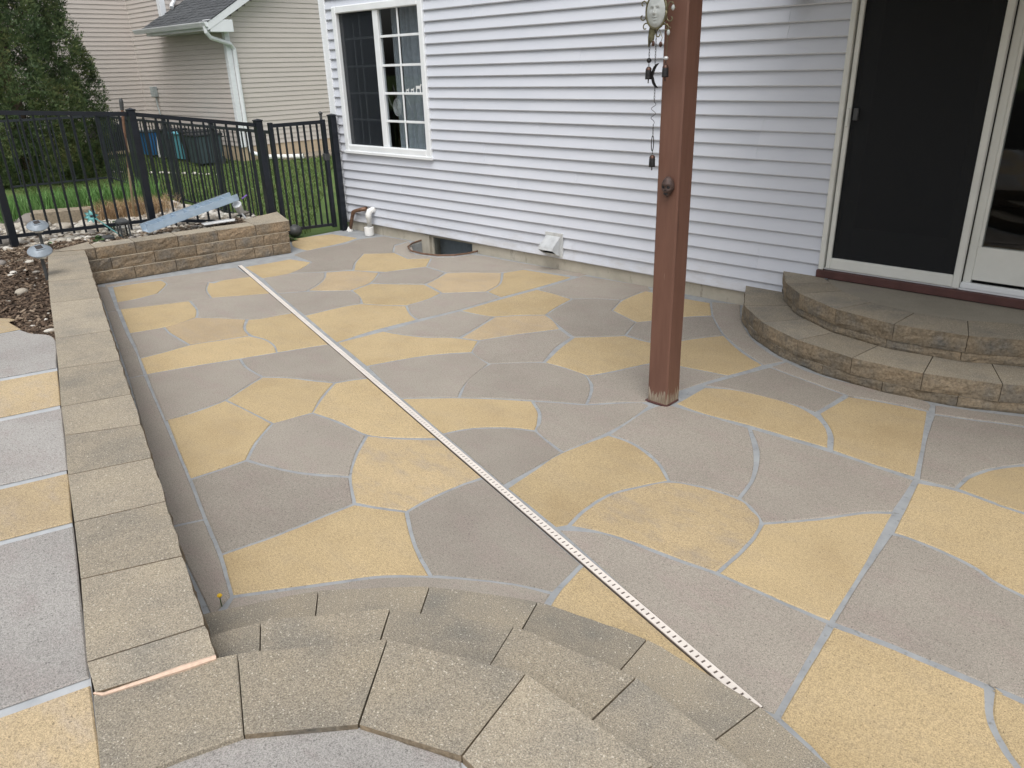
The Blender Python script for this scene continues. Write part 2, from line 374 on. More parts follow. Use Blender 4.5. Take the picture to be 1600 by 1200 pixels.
def inset(p, d):
    n = len(p); out = []
    for i in range(n):
        a, b_, c = Vector(p[i-1]), Vector(p[i]), Vector(p[(i+1)%n])
        e1 = (b_-a).normalized() if (b_-a).length > 1e-9 else Vector((1,0)); e2 = (c-b_).normalized() if (c-b_).length > 1e-9 else e1
        n1 = Vector((-e1.y, e1.x)); n2 = Vector((-e2.y, e2.x)); m = n1+n2
        m = m.normalized() if m.length > 1e-6 else n1
        k = d/max(.45, m.dot(n1)); q = b_+m*k; out.append((q.x, q.y))
    return out
def curve_poly(p, corner=38, sub=3):
    """round off a traced outline: Catmull-Rom between its sharp corners"""
    n = len(p); P = [Vector(q) for q in p]; sharp = []
    for i in range(n):
        a = P[i]-P[i-1]; c = P[(i+1)%n]-P[i]
        sharp.append(a.length < 1e-6 or c.length < 1e-6 or math.degrees(a.angle(c)) > corner)
    out = []
    for i in range(n):
        p1, p2 = P[i], P[(i+1)%n]
        p0 = P[i-1] if not sharp[i] else 2*p1-p2
        p3 = P[(i+2)%n] if not sharp[(i+1)%n] else 2*p2-p1
        for s_ in range(sub):
            t = s_/sub
            q = .5*((2*p1)+(p2-p0)*t+(2*p0-5*p1+4*p2-p3)*t*t+(3*p1-p0-3*p2+p3)*t**3); out.append((q.x, q.y))
    return out

S = 0.1016                 # siding exposure
YW = 5.545                 # face of the house wall

PATIO_CELLS = [
 ('Y',[(-7.568,2.484),(-7.526,2.687),(-7.443,2.897),(-7.261,2.863),(-7.005,2.671),(-6.98,2.463),(-7.01,2.305)]),
 ('G',[(-7.01,2.305),(-6.966,2.458),(-6.991,2.665),(-7.256,2.867),(-7.156,3.025),(-7.001,3.153),(-6.738,3.004),(-6.473,2.913),(-6.52,2.743),(-6.628,2.49),(-6.758,2.225)]),
 ('G',[(-7.61,2.488),(-7.549,2.696),(-7.463,2.91),(-7.271,2.873),(-7.012,3.154),(-6.977,3.217),(-6.854,3.526),(-7.337,3.618),(-7.413,3.386),(-7.514,3.072),(-7.636,2.732),(-7.736,2.471),(-7.611,2.433)]),
 ('Y',[(-6.987,3.146),(-6.921,3.169),(-6.949,3.285),(-6.854,3.526),(-6.158,3.328),(-6.299,3.137),(-6.464,2.912),(-6.738,3.004)]),
 ('Y',[(-6.756,2.234),(-6.628,2.49),(-6.517,2.737),(-6.257,2.67),(-6.136,2.621),(-6.007,2.549),(-5.965,2.396),(-5.955,2.262),(-6.025,2.019)]),
 ('G',[(-6.517,2.745),(-6.46,2.916),(-6.299,3.137),(-6.149,3.327),(-5.484,3.128),(-5.522,2.994),(-5.545,2.881),(-5.632,2.779),(-5.832,2.668),(-6.0,2.555),(-6.132,2.624),(-6.286,2.684)]),
 ('Yl',[(-5.952,2.264),(-5.965,2.396),(-5.996,2.544),(-5.826,2.665),(-5.62,2.781),(-5.422,2.655),(-5.226,2.593),(-5.321,2.372),(-5.387,2.2),(-5.574,2.215),(-5.777,2.23)]),
 ('Y',[(-5.605,2.787),(-5.541,2.878),(-5.517,2.991),(-5.471,3.124),(-4.583,2.865),(-4.728,2.528),(-4.904,2.601),(-5.071,2.624),(-5.231,2.608),(-5.416,2.66)]),
 ('G',[(-6.015,2.015),(-5.945,2.257),(-5.758,2.221),(-5.556,2.206),(-5.385,2.196),(-5.383,2.023),(-5.391,1.834),(-5.676,1.923)]),
 ('Y',[(-5.383,1.835),(-5.375,2.019),(-5.376,2.198),(-5.312,2.368),(-5.213,2.586),(-5.045,2.617),(-4.881,2.592),(-4.728,2.528),(-4.82,2.294),(-4.946,1.994),(-5.038,1.735)]),
 ('G',[(-5.031,1.732),(-4.938,1.99),(-4.805,2.286),(-4.629,2.234),(-4.385,2.213),(-4.313,2.059),(-4.221,1.876),(-4.205,1.703),(-4.2,1.491),(-4.618,1.61)]),
 ('G',[(-4.808,2.293),(-4.717,2.521),(-4.572,2.874),(-3.831,2.65),(-3.891,2.552),(-3.935,2.461),(-4.067,2.399),(-4.241,2.317),(-4.389,2.218),(-4.623,2.238)]),
 ('Y',[(-4.378,2.209),(-4.235,2.313),(-4.058,2.393),(-3.929,2.457),(-3.799,2.28),(-3.645,2.115),(-3.673,1.968),(-3.692,1.883),(-3.94,1.879),(-4.215,1.873),(-4.307,2.056)]),
 ('Y',[(-3.921,2.454),(-3.885,2.548),(-3.824,2.647),(-2.836,2.363),(-2.995,2.234),(-3.166,2.14),(-3.418,2.139),(-3.647,2.11),(-3.791,2.279)]),
 ('Y',[(-4.21,1.503),(-4.19,1.686),(-4.211,1.868),(-4.017,1.878),(-3.696,1.879),(-3.553,1.698),(-3.407,1.562),(-3.416,1.426),(-3.439,1.276),(-3.79,1.376)]),
 ('G',[(-3.693,1.881),(-3.672,1.988),(-3.636,2.108),(-3.407,2.132),(-3.16,2.135),(-3.017,1.961),(-2.855,1.807),(-2.984,1.723),(-3.107,1.656),(-3.278,1.596),(-3.403,1.565),(-3.55,1.701)]),
 ('Yw',[(-3.154,2.135),(-2.986,2.227),(-2.816,2.355),(-2.354,2.223),(-2.381,2.104),(-2.399,1.939),(-2.397,1.785),(-2.508,1.728),(-2.633,1.675),(-2.853,1.809),(-3.015,1.964)]),
 ('G',[(-3.43,1.275),(-3.41,1.423),(-3.398,1.556),(-3.272,1.593),(-3.101,1.652),(-2.975,1.717),(-2.851,1.803),(-2.631,1.669),(-2.65,1.5),(-2.678,1.278),(-2.724,1.069),(-3.051,1.161)]),
 ('Y',[(-2.72,1.067),(-2.674,1.276),(-2.646,1.497),(-2.624,1.668),(-2.502,1.723),(-2.395,1.78),(-2.235,1.678),(-2.116,1.613),(-1.955,1.542),(-2.096,1.425),(-2.243,1.229),(-2.436,0.965)]),
 ('G',[(-2.392,1.785),(-2.394,1.935),(-2.376,2.1),(-2.344,2.219),(-1.564,1.993),(-1.533,1.782),(-1.684,1.718),(-1.903,1.587),(-1.954,1.546),(-2.113,1.616),(-2.232,1.681)]),
 ('Y',[(-1.556,1.994),(-0.97,1.827),(-0.753,1.765),(-0.798,1.69),(-1.091,1.744),(-1.32,1.744),(-1.49,1.698),(-1.526,1.814)]),
 ('G',[(-7.742,2.4),(-7.608,2.463),(-6.749,2.21),(-6.777,2.13)]),
 ('G',[(-6.765,2.125),(-6.745,2.213),(-6.038,2.009),(-5.508,1.869),(-5.039,1.725),(-5.067,1.629)]),
 ('G',[(-5.06,1.626),(-5.03,1.723),(-4.619,1.608),(-4.2,1.491),(-3.434,1.272),(-3.033,1.153),(-3.099,1.014)]),
 ('G',[(-3.089,1.009),(-3.028,1.15),(-2.729,1.065),(-2.433,0.963),(-2.406,0.917),(-2.373,0.85)]),
 ('G',[(-2.427,0.963),(-2.236,1.225),(-2.091,1.421),(-1.899,1.583),(-1.684,1.718),(-1.531,1.776),(-1.501,1.676),(-1.611,1.64),(-1.831,1.521),(-2.082,1.263),(-2.29,0.983),(-2.355,0.878)]),
 ('Y',[(-7.282,3.681),(-7.231,3.92),(-7.202,4.161),(-6.899,4.222),(-6.77,4.056),(-6.668,3.832),(-6.717,3.555)]),
 ('Y',[(-8.088,4.725),(-8.058,4.925),(-7.952,5.206),(-7.505,5.257),(-7.431,4.988),(-7.418,4.512),(-7.588,4.505),(-7.798,4.554)]),
 ('G',[(-7.353,4.293),(-7.408,4.48),(-7.352,4.941),(-7.424,5.207),(-7.321,5.501),(-6.873,5.52),(-6.85,5.287),(-6.61,5.069),(-6.519,5.023),(-6.761,4.788),(-6.507,4.495),(-6.282,4.3),(-6.435,4.089),(-6.681,3.839),(-6.774,4.059),(-6.903,4.233)]),
 ('Y',[(-6.763,4.786),(-6.519,5.023),(-6.192,4.938),(-6.013,5.093),(-5.786,4.836),(-5.948,4.446),(-6.252,4.29),(-6.534,4.526)]),
 ('G',[(-6.531,5.014),(-6.803,5.241),(-6.846,5.498),(-6.263,5.102),(-5.766,5.47),(-5.247,5.506),(-4.324,5.568),(-4.332,5.444),(-4.943,5.346),(-5.015,5.125),(-5.231,4.951),(-5.44,4.793),(-5.783,4.838),(-6.01,5.096),(-6.203,4.952),(-6.53,5.037)]),
 ('G',[(-6.699,3.551),(-6.654,3.823),(-6.419,4.069),(-6.195,3.907),(-6.046,3.709),(-5.97,3.564),(-6.118,3.359)]),
 ('Yl',[(-6.404,4.071),(-6.248,4.268),(-5.966,4.383),(-5.743,4.118),(-5.663,3.835),(-5.82,3.697),(-5.973,3.587),(-6.072,3.759),(-6.224,3.931)]),
 ('G',[(-5.96,4.39),(-5.935,4.436),(-5.768,4.82),(-5.45,4.777),(-5.362,4.6),(-5.294,4.387),(-5.511,4.237),(-5.716,4.097)]),
 ('Yl',[(-5.428,4.775),(-5.291,4.906),(-5.005,5.105),(-4.75,4.813),(-4.662,4.56),(-4.803,4.419),(-4.945,4.286),(-5.097,4.342),(-5.278,4.39),(-5.354,4.598)]),
 ('Y',[(-4.995,5.112),(-4.928,5.33),(-4.373,5.381),(-4.395,4.924),(-4.44,4.505),(-4.653,4.559),(-4.746,4.816)]),
 ('Y',[(-5.647,3.837),(-5.699,4.084),(-5.495,4.224),(-5.278,4.374),(-4.947,4.277),(-4.895,4.077),(-4.897,3.845),(-5.061,3.731),(-5.236,3.644),(-5.413,3.748)]),
 ('G',[(-4.89,3.844),(-4.886,4.069),(-4.931,4.274),(-4.79,4.407),(-4.647,4.549),(-4.432,4.496),(-4.456,4.047),(-4.524,3.655),(-4.691,3.716)]),
 ('G',[(-6.102,3.355),(-5.952,3.553),(-5.803,3.685),(-5.652,3.827),(-5.436,3.767),(-5.252,3.642),(-5.303,3.485),(-5.342,3.143)]),
 ('Y',[(-5.328,3.14),(-5.293,3.478),(-5.237,3.631),(-5.052,3.724),(-4.882,3.829),(-4.694,3.714),(-4.527,3.647),(-4.577,3.281),(-4.573,2.921)]),
 ('Y',[(-4.558,2.922),(-4.505,3.298),(-4.374,3.323),(-4.159,3.401),(-3.982,3.526),(-3.782,3.595),(-3.655,3.406),(-3.801,3.233),(-3.915,3.02),(-4.012,2.769)]),
 ('G',[(-4.503,3.306),(-4.475,3.633),(-4.421,4.015),(-4.244,4.037),(-4.098,4.075),(-4.017,3.815),(-3.95,3.563),(-4.165,3.406),(-4.381,3.328)]),
 ('Y',[(-4.423,4.027),(-4.396,4.459),(-4.353,4.877),(-4.146,4.867),(-3.926,4.832),(-3.883,4.606),(-3.816,4.368),(-3.971,4.239),(-4.103,4.084),(-4.251,4.044)]),
 ('Yl',[(-3.933,3.566),(-4.005,3.808),(-4.089,4.076),(-3.961,4.228),(-3.807,4.362),(-3.674,4.299),(-3.499,4.171),(-3.597,4.001),(-3.699,3.819),(-3.789,3.611)]),
 ('G',[(-4.349,4.891),(-4.321,5.502),(-4.185,5.506),(-3.649,5.555),(-3.536,5.447),(-3.592,5.38),(-3.582,5.073),(-3.777,4.974),(-3.928,4.849),(-4.146,4.864)]),
 ('G',[(-3.92,4.839),(-3.773,4.969),(-3.578,5.062),(-3.474,4.787),(-3.281,4.707),(-3.144,4.644),(-3.041,4.357),(-3.163,4.22),(-3.309,4.097),(-3.497,4.192),(-3.816,4.382),(-3.876,4.597)]),
 ('Y',[(-3.472,4.789),(-3.573,5.066),(-3.585,5.369),(-3.572,5.416),(-3.35,5.42),(-3.167,5.423),(-2.968,5.439),(-2.879,5.296),(-2.789,5.154),(-2.936,4.996),(-3.04,4.822),(-3.146,4.657),(-3.308,4.718)]),
 ('G',[(-3.041,4.369),(-3.155,4.645),(-3.035,4.815),(-2.932,4.989),(-2.78,5.146),(-2.617,4.941),(-2.493,4.795),(-2.58,4.671),(-2.654,4.537),(-2.726,4.422),(-2.845,4.34)]),
 ('Y',[(-3.131,3.576),(-3.236,3.857),(-3.298,4.089),(-3.16,4.216),(-3.034,4.346),(-2.849,4.336),(-2.725,4.359),(-2.53,4.068),(-2.594,3.978),(-2.693,3.726),(-2.754,3.597),(-2.799,3.573),(-2.973,3.583)]),
 ('Y',[(-2.708,4.394),(-2.651,4.531),(-2.576,4.665),(-2.488,4.79),(-2.304,4.623),(-2.15,4.508),(-2.008,4.427),(-2.043,4.279),(-2.093,4.126),(-2.249,4.103),(-2.387,4.081),(-2.509,4.074)]),
 ('G',[(-3.783,3.605),(-3.693,3.813),(-3.591,3.995),(-3.49,4.167),(-3.314,4.079),(-3.258,3.842),(-3.144,3.578),(-3.268,3.458),(-3.403,3.321),(-3.647,3.403)]),
 ('G',[(-3.998,2.767),(-3.907,3.013),(-3.793,3.225),(-3.641,3.397),(-3.402,3.317),(-3.325,3.104),(-3.239,2.93),(-3.15,2.807),(-3.271,2.703),(-3.416,2.575)]),
 ('G',[(-3.397,3.326),(-3.265,3.457),(-3.126,3.571),(-2.968,3.578),(-2.792,3.57),(-2.665,3.469),(-2.573,3.344),(-2.503,3.216),(-2.626,3.147),(-2.781,3.056),(-2.954,2.947),(-3.145,2.811),(-3.286,2.999),(-3.366,3.184)]),
 ('G',[(-2.785,3.571),(-2.747,3.589),(-2.686,3.718),(-2.591,3.973),(-2.506,4.069),(-2.384,4.076),(-2.246,4.099),(-2.092,4.12),(-2.147,3.929),(-2.193,3.73),(-2.237,3.539),(-2.254,3.458),(-2.376,3.355),(-2.5,3.219),(-2.569,3.348),(-2.659,3.474)]),
 ('Y',[(-3.402,2.575),(-3.264,2.697),(-3.145,2.8),(-2.948,2.94),(-2.773,3.048),(-2.64,2.954),(-2.555,2.854),(-2.498,2.77),(-2.637,2.699),(-2.768,2.582),(-2.822,2.498),(-2.856,2.414)]),
 ('G',[(-2.769,3.052),(-2.621,3.141),(-2.498,3.21),(-2.37,3.346),(-2.27,3.444),(-2.211,3.438),(-2.185,3.214),(-2.184,3.018),(-2.201,2.849),(-2.223,2.675),(-2.307,2.699),(-2.49,2.767),(-2.548,2.859),(-2.633,2.96)]),
 ('G',[(-2.847,2.412),(-2.816,2.493),(-2.762,2.577),(-2.631,2.693),(-2.491,2.763),(-2.308,2.693),(-2.224,2.668),(-2.223,2.451),(-2.224,2.23)]),
 ('Y',[(-2.194,2.225),(-2.214,2.442),(-2.228,2.653),(-2.167,2.977),(-2.002,2.975),(-1.812,2.895),(-1.66,2.772),(-1.733,2.643),(-1.8,2.483),(-1.803,2.3),(-1.778,2.171),(-1.807,2.122)]),
 ('G',[(-2.167,2.986),(-2.189,3.402),(-2.116,3.52),(-1.645,3.532),(-1.493,3.299),(-1.379,3.056),(-1.34,2.845),(-1.506,2.829),(-1.655,2.772),(-1.815,2.906),(-2.003,2.983)]),
 ('G',[(-1.635,3.53),(-1.224,3.54),(-0.804,3.512),(-0.791,3.331),(-0.782,3.17),(-0.875,3.084),(-1.008,2.901),(-1.164,2.724),(-1.251,2.804),(-1.333,2.844),(-1.374,3.06),(-1.479,3.311)]),
 ('Yw',[(-1.772,2.172),(-1.796,2.296),(-1.796,2.479),(-1.73,2.638),(-1.655,2.764),(-1.503,2.824),(-1.332,2.837),(-1.249,2.795),(-1.17,2.722),(-1.138,2.537),(-1.137,2.292),(-1.322,2.266),(-1.51,2.248),(-1.651,2.216)]),
 ('Y',[(-1.16,2.721),(-1.006,2.897),(-0.873,3.078),(-0.778,3.16),(-0.725,2.671),(-0.699,2.3),(-0.83,2.293),(-1.132,2.291),(-1.133,2.542)]),
 ('G',[(-1.794,2.118),(-1.648,2.212),(-1.506,2.242),(-1.316,2.257),(-1.133,2.285),(-0.827,2.288),(-0.7,2.29),(-0.672,2.012),(-0.651,1.78),(-0.704,1.774),(-0.753,1.782)]),
 ('Y',[(-2.111,3.554),(-2.109,3.863),(-1.943,3.949),(-1.655,3.974),(-1.458,3.911),(-1.323,3.777),(-1.228,3.569),(-1.658,3.557),(-1.917,3.533)]),
 ('G',[(-2.135,3.89),(-2.074,4.091),(-1.961,4.421),(-1.733,4.36),(-1.429,4.285),(-1.44,4.106),(-1.456,3.943),(-1.577,3.969),(-1.743,3.955),(-1.942,3.947)]),
 ('Y',[(-1.437,3.945),(-1.405,4.271),(-1.191,4.32),(-0.995,4.342),(-0.897,3.941),(-0.808,3.543),(-1.0,3.543),(-1.209,3.562),(-1.291,3.754)]),
 ('G',[(-2.979,5.471),(-2.786,5.156),(-2.615,4.943),(-2.489,4.798),(-2.256,4.6),(-2.006,4.428),(-1.93,4.583),(-2.099,4.679),(-2.31,4.865),(-2.554,5.187),(-2.761,5.555)]),
 ('G',[(-1.962,4.428),(-1.922,4.579),(-1.689,4.492),(-1.392,4.481),(-1.073,4.488),(-1.007,4.449),(-0.99,4.352),(-1.194,4.329),(-1.409,4.28),(-1.422,4.29),(-1.734,4.363)]),
 ('G',[(-0.996,4.458),(-0.59,4.599),(0.278,5.014),(0.316,4.715),(-0.561,4.463),(-0.77,4.391),(-0.962,4.331)]),
 ('G',[(-0.96,4.322),(-0.767,4.382),(-0.559,4.454),(0.319,4.689),(0.364,4.337),(-0.337,4.149),(-0.465,3.998),(-0.567,3.858),(-0.63,3.704),(-0.64,3.552),(-0.792,3.529),(-0.891,3.946)]),
 ('Y',[(-0.635,3.557),(-0.623,3.693),(-0.565,3.847),(-0.462,3.984),(-0.331,4.12),(0.363,4.155),(0.445,3.526),(-0.366,3.522),(-0.491,3.535)]),
 ('Y',[(-0.788,3.498),(-0.638,3.535),(-0.488,3.523),(-0.364,3.511),(0.365,3.492),(0.451,3.483),(0.543,2.787),(-0.236,2.895),(-0.41,2.967),(-0.532,2.999),(-0.656,3.01),(-0.729,3.005),(-0.748,3.159)]),
 ('G',[(-0.732,2.993),(-0.653,3.003),(-0.531,2.992),(-0.409,2.96),(-0.235,2.889),(0.51,2.774),(0.57,2.352),(-0.121,2.34),(-0.214,2.332),(-0.488,2.322),(-0.692,2.302),(-0.716,2.625)]),
 ('Y',[(-0.684,2.287),(-0.483,2.308),(-0.217,2.315),(-0.181,2.191),(-0.126,2.1),(-0.075,2.045),(-0.01,1.944),(0.018,1.453),(-0.214,1.243),(-0.426,1.688),(-0.529,1.739),(-0.642,1.78),(-0.659,1.955)]),
 ('Y',[(-0.201,2.322),(-0.118,2.325),(0.574,2.324),(0.633,1.557),(0.029,1.463),(-0.006,1.961),(-0.069,2.051),(-0.12,2.106),(-0.174,2.198)])]
UPPER_CELLS = [
 ('Y',[(-6.995,0.447),(-6.039,1.223),(-5.866,1.234),(-5.643,1.24),(-5.778,0.167)]),
 ('G',[(-5.612,1.231),(-5.478,1.256),(-5.26,1.319),(-4.672,1.145),(-5.0,-0.012),(-5.75,0.161)]),
 ('Y',[(-4.613,1.13),(-4.077,0.974),(-4.375,-0.156),(-4.957,-0.022)]),
 ('G',[(-4.022,0.959),(-3.313,0.753),(-3.638,-0.325),(-4.334,-0.165)]),
 ('Y',[(-3.275,0.742),(-2.861,0.617),(-3.187,-0.429),(-3.603,-0.334)]),
 ('G',[(-2.827,0.608),(-1.978,0.362),(-2.273,-0.64),(-3.155,-0.437)]),
 ('Y',[(-1.947,0.353),(-1.643,0.27),(-1.407,0.204),(-1.746,-0.761),(-2.244,-0.647)]),
 ('G',[(-1.398,0.212),(-1.597,0.276),(-1.55,0.352),(-1.525,0.418),(-1.463,0.557),(-1.293,0.749),(-1.153,0.804),(-1.025,0.854),(-0.82,0.734)])]

# ================================================================== PATIO
def add_cells(parent, cells, z, mats, half, names, zlow=.03):
    for col, pts in cells:
        p = inset(ccw(curve_poly(ccw(pts), sub=6)), half)
        p = [(x+.0022*mnoise.noise((x*21, y*21, 3.1)), y+.0022*mnoise.noise((x*21, y*21, 9.7))) for x, y in p]
        zt = z-random.uniform(0, .0012); ins = inset(p, .0045); n = len(p)
        mb = MB(); mb.add([(x,y,z-zlow) for x,y in p]+[(x,y,zt-.0036) for x,y in p]+[(x,y,zt) for x,y in ins],
                          [(r_*n+i, r_*n+(i+1)%n, r_*n+n+(i+1)%n, r_*n+n+i) for r_ in (0,1) for i in range(n)])
        tv, tf = cdt_faces(ins); mb.add([(x,y,zt) for x,y in tv], tf)
        o = mb.build('stone', mats[col], parent, fix=False)
PATIO_OUT = [(-7.95,2.36),(-2.6,.78),(-2.3,.5),(1.6,.5),(3.2,1.0),(3.2,5.6),(-5.80,5.60),(-5.79,5.42),(-5.85,5.27),(-5.98,5.16),(-6.17,5.11),(-6.38,5.13),(-6.56,5.24),(-6.66,5.38),(-6.70,5.6),(-8.0,5.6),(-8.08,5.36),(-8.08,5.0),(-8.02,4.4)]
mb = MB(); mb.prism(ccw(PATIO_OUT), -.28, -.005)
patio = struct(mb.build('patio', 'grout', org=(-4, 3, 0)))
add_cells(patio, PATIO_CELLS, 0., {'Y': 'stone_ochre', 'Yw': 'stone_worn_ochre', 'Yl': 'stone_pale_ochre', 'G': 'stone_grey'}, .0062, 'stone')

# upper patio behind the curved steps and along the low wall
UP_OUT = [(-6.95,1.13),(-6.11,1.20),(-5.71,1.222),(-5.33,1.275),(-5.183,1.298),(-4.003,.945),(-3.223,.717),(-2.443,.494),(-1.885,.336),(-1.55,.26),
          (-1.515,.42),(-1.455,.555),(-1.285,.742),(-1.02,.855),(-.92,.86),(-.5,.70),(-.2,.3),(3.2,.3),(3.2,-4),(-9,-4),(-9,1.0)]
mb = MB(); mb.prism(ccw(UP_OUT), -.1, .312)
upat = struct(mb.build('upper_patio', 'grout_white', org=(-4, 0, 0)))
add_cells(upat, UPPER_CELLS, .320, {'Y': 'stone_upper_ochre', 'G': 'stone_upper_grey'}, .002, 'stone', .006)

def in_poly(x, y, p):
    c = False; n = len(p)
    for i in range(n):
        x0, y0 = p[i]; x1, y1 = p[i-1]
        if (y0 > y) != (y1 > y) and x < (x1-x0)*(y-y0)/(y1-y0)+x0: c = not c
    return c
# the paving goes on beyond the traced slabs: same slabs, laid out irregularly
def extra_cells(x0, x1, y0, y1, step, seed, taken, ok, cols):
    r = random.Random(seed); nx = int((x1-x0)/step); ny = int((y1-y0)/step); P = {}
    for i in range(nx+1):
        for j in range(ny+1): P[i, j] = (x0+(x1-x0)*i/nx+r.uniform(-.28, .28)*step+(.5*step if j % 2 else 0), y0+(y1-y0)*j/ny+r.uniform(-.28, .28)*step)
    out = []
    for i in range(nx):
        for j in range(ny):
            q0 = [P[i, j], P[i+1, j], P[i+1, j+1], P[i, j+1]]; cx, cy = sum(p[0] for p in q0)/4, sum(p[1] for p in q0)/4; col = r.choice(cols)
            for sc in (1., .85, .7, .55):
                q = [(cx+(p[0]-cx)*sc, cy+(p[1]-cy)*sc) for p in q0]; m = []
                for k in range(4):
                    a, e = q[k], q[(k+1)%4]; m += [a, ((2*a[0]+e[0])/3, (2*a[1]+e[1])/3), ((a[0]+2*e[0])/3, (a[1]+2*e[1])/3)]
                tst = m+[((p[0]+cx)/2, (p[1]+cy)/2) for p in m]+[(cx, cy)]
                if all(ok(*p) for p in tst) and not any(in_poly(p[0], p[1], t_) for t_ in taken for p in tst) and not any(in_poly(v[0], v[1], q) for t_ in taken for v in t_):
                    out.append((col, q)); break
    return out
tk = [p for _, p in PATIO_CELLS]
okp = lambda x, y: y < 5.4 and x < 3.15 and math.hypot(x+1.285, y-5.94) > 1.56 and math.hypot(x+.92, y-.24) > 1.5
ex = extra_cells(-.9, 3.2, .55, 5.45, .62, 4, tk, okp, 'YGGY'); ex += extra_cells(-.9, 3.2, .55, 5.45, .26, 5, tk+[p for _, p in ex], okp, 'GYG')
add_cells(patio, ex, 0., {'Y': 'stone_ochre', 'G': 'stone_grey'}, .012, 'stone')
wl = lambda x: 2.14+(x+8.0)*-.2928-.03
UPX = [('Y', [(-1.375,.195),(-.82,.70),(-.45,.60),(-.32,.27),(-.38,-.45),(-1.60,-.45)]), ('G', [(-.29,.25),(.7,.25),(.8,-.5),(-.35,-.47)]), ('G', [(-1.62,-.48),(-.38,-.48),(-.33,-1.3),(-1.9,-1.25)])]
add_cells(upat, UPX, .319, {'Y': 'stone_upper_ochre', 'G': 'stone_upper_grey'}, .012, 'stone', .006)
tk = [p for _, p in UPPER_CELLS+UPX]
oku = lambda x, y: -8.9 < x < 3.15 and y > -3.9 and (y < wl(x)-.03 if x < -1.6 else y < .28 if not -1.6 <= x <= -.2 else y < .22) and not (x < -5.2 and y > 1.0)
ex = extra_cells(-8.9, 3.2, -3.9, 1.2, .66, 6, tk, oku, 'YGGY'); ex += extra_cells(-8.9, 3.2, -3.9, 1.2, .27, 7, tk+[p for _, p in ex], oku, 'GYG')
add_cells(upat, ex, .320, {'Y': 'stone_upper_ochre', 'G': 'stone_upper_grey'}, .012, 'stone', .006)

# channel drain
A_, B_ = Vector((-7.36, 3.674, 0)), Vector((-.70, 1.765, 0)); T = (B_-A_).normalized(); NN = Vector((-T.y, T.x, 0)); LEN = (B_-A_).length
dr = thing('channel_drain', 'long pale slotted channel drain running straight across the flagstone patio', 'drain', A_)
mb = MB(); mb.bar(A_+Vector((0,0,-.02)), B_+Vector((0,0,-.02)), .042, .0436); mb.build('channel', 'drain_edge', dr)
mb = MB(); n = int(LEN/.028)
for s_ in (-1, 1): mb.bar(A_+NN*s_*.0128+Vector((0,0,.0035)), B_+NN*s_*.0128+Vector((0,0,.0035)), .0088, .003)
for i in range(n):
    c = A_+T*(.014+i*.028)+Vector((0,0,.0033)); mb.bar(c-T*.0100, c+T*.0100, .0170, .0028)
mb.build('grate', 'drain_plastic', dr)

# ================================================================== SPLIT-FACE BLOCK
def rock_block(parent, fl, fr, br, bl, z0, z1, mats, amp=.007, name='block', gap=.0028, side=False):
    fl, fr, br, bl = [Vector(q) for q in (fl, fr, br, bl)]
    t = (fr-fl); L_ = t.length; t.normalize(); fl = fl+t*gap; fr = fr-t*gap
    tb = (br-bl).normalized(); bl = bl+tb*gap; br = br-tb*gap
    nrm = Vector((t.y, -t.x)); mid = (bl+br)/2
    if nrm.dot((fl+fr)/2-mid) < 0: nrm = -nrm
    nx = max(5, int(L_/.045)); nz = 4; z0 += .001; z1 -= .0005
    sd_ = random.uniform(0, 50); vs = []; fs = []; ms = []
    for j in range(nz+1):
        for i in range(nx+1):
            u, w = i/nx, j/nz; p = fl.lerp(fr, u)
            d = amp*(1.6*mnoise.fractal((p.x*14+sd_, p.y*14, (z0+(z1-z0)*w)*16), 1., 2., 3))
            if i in (0, nx): d = d*.4-.006
            if j == 0: d = d*.4-.007
            if j == nz: d = d*.45-.002
            z = z0+(z1-z0)*w
            if 0 < j < nz: z += random.uniform(-.003, .003)
            q = p+nrm*d; vs.append((q.x, q.y, z))
    k = nx+1
    for j in range(nz):
        for i in range(nx): fs.append((j*k+i, j*k+i+1, (j+1)*k+i+1, (j+1)*k+i)); ms.append(1)
    o = len(vs); vs += [(bl.x, bl.y, z0), (br.x, br.y, z0), (br.x, br.y, z1), (bl.x, bl.y, z1)]
    top = [nz*k+i for i in range(k)]
    fs.append(tuple(top+[o+2, o+3])); ms.append(0)
    fs.append(tuple([i for i in range(k)][::-1]+[o, o+1])); ms.append(1)
    fs.append(tuple([j*k for j in range(nz+1)]+[o+3, o])); ms.append(1)
    fs.append(tuple([j*k+nx for j in range(nz+1)][::-1]+[o+1, o+2])); ms.append(1)
    fs.append((o, o+3, o+2, o+1)); ms.append(1)
    mb = MB(); mb.v = vs; mb.f = fs; mb.m = ms
    return mb.build(name, list(mats), parent)
BM = ('block_top', 'block_face'); SM = ('step_top', 'step_face')
CH = .112

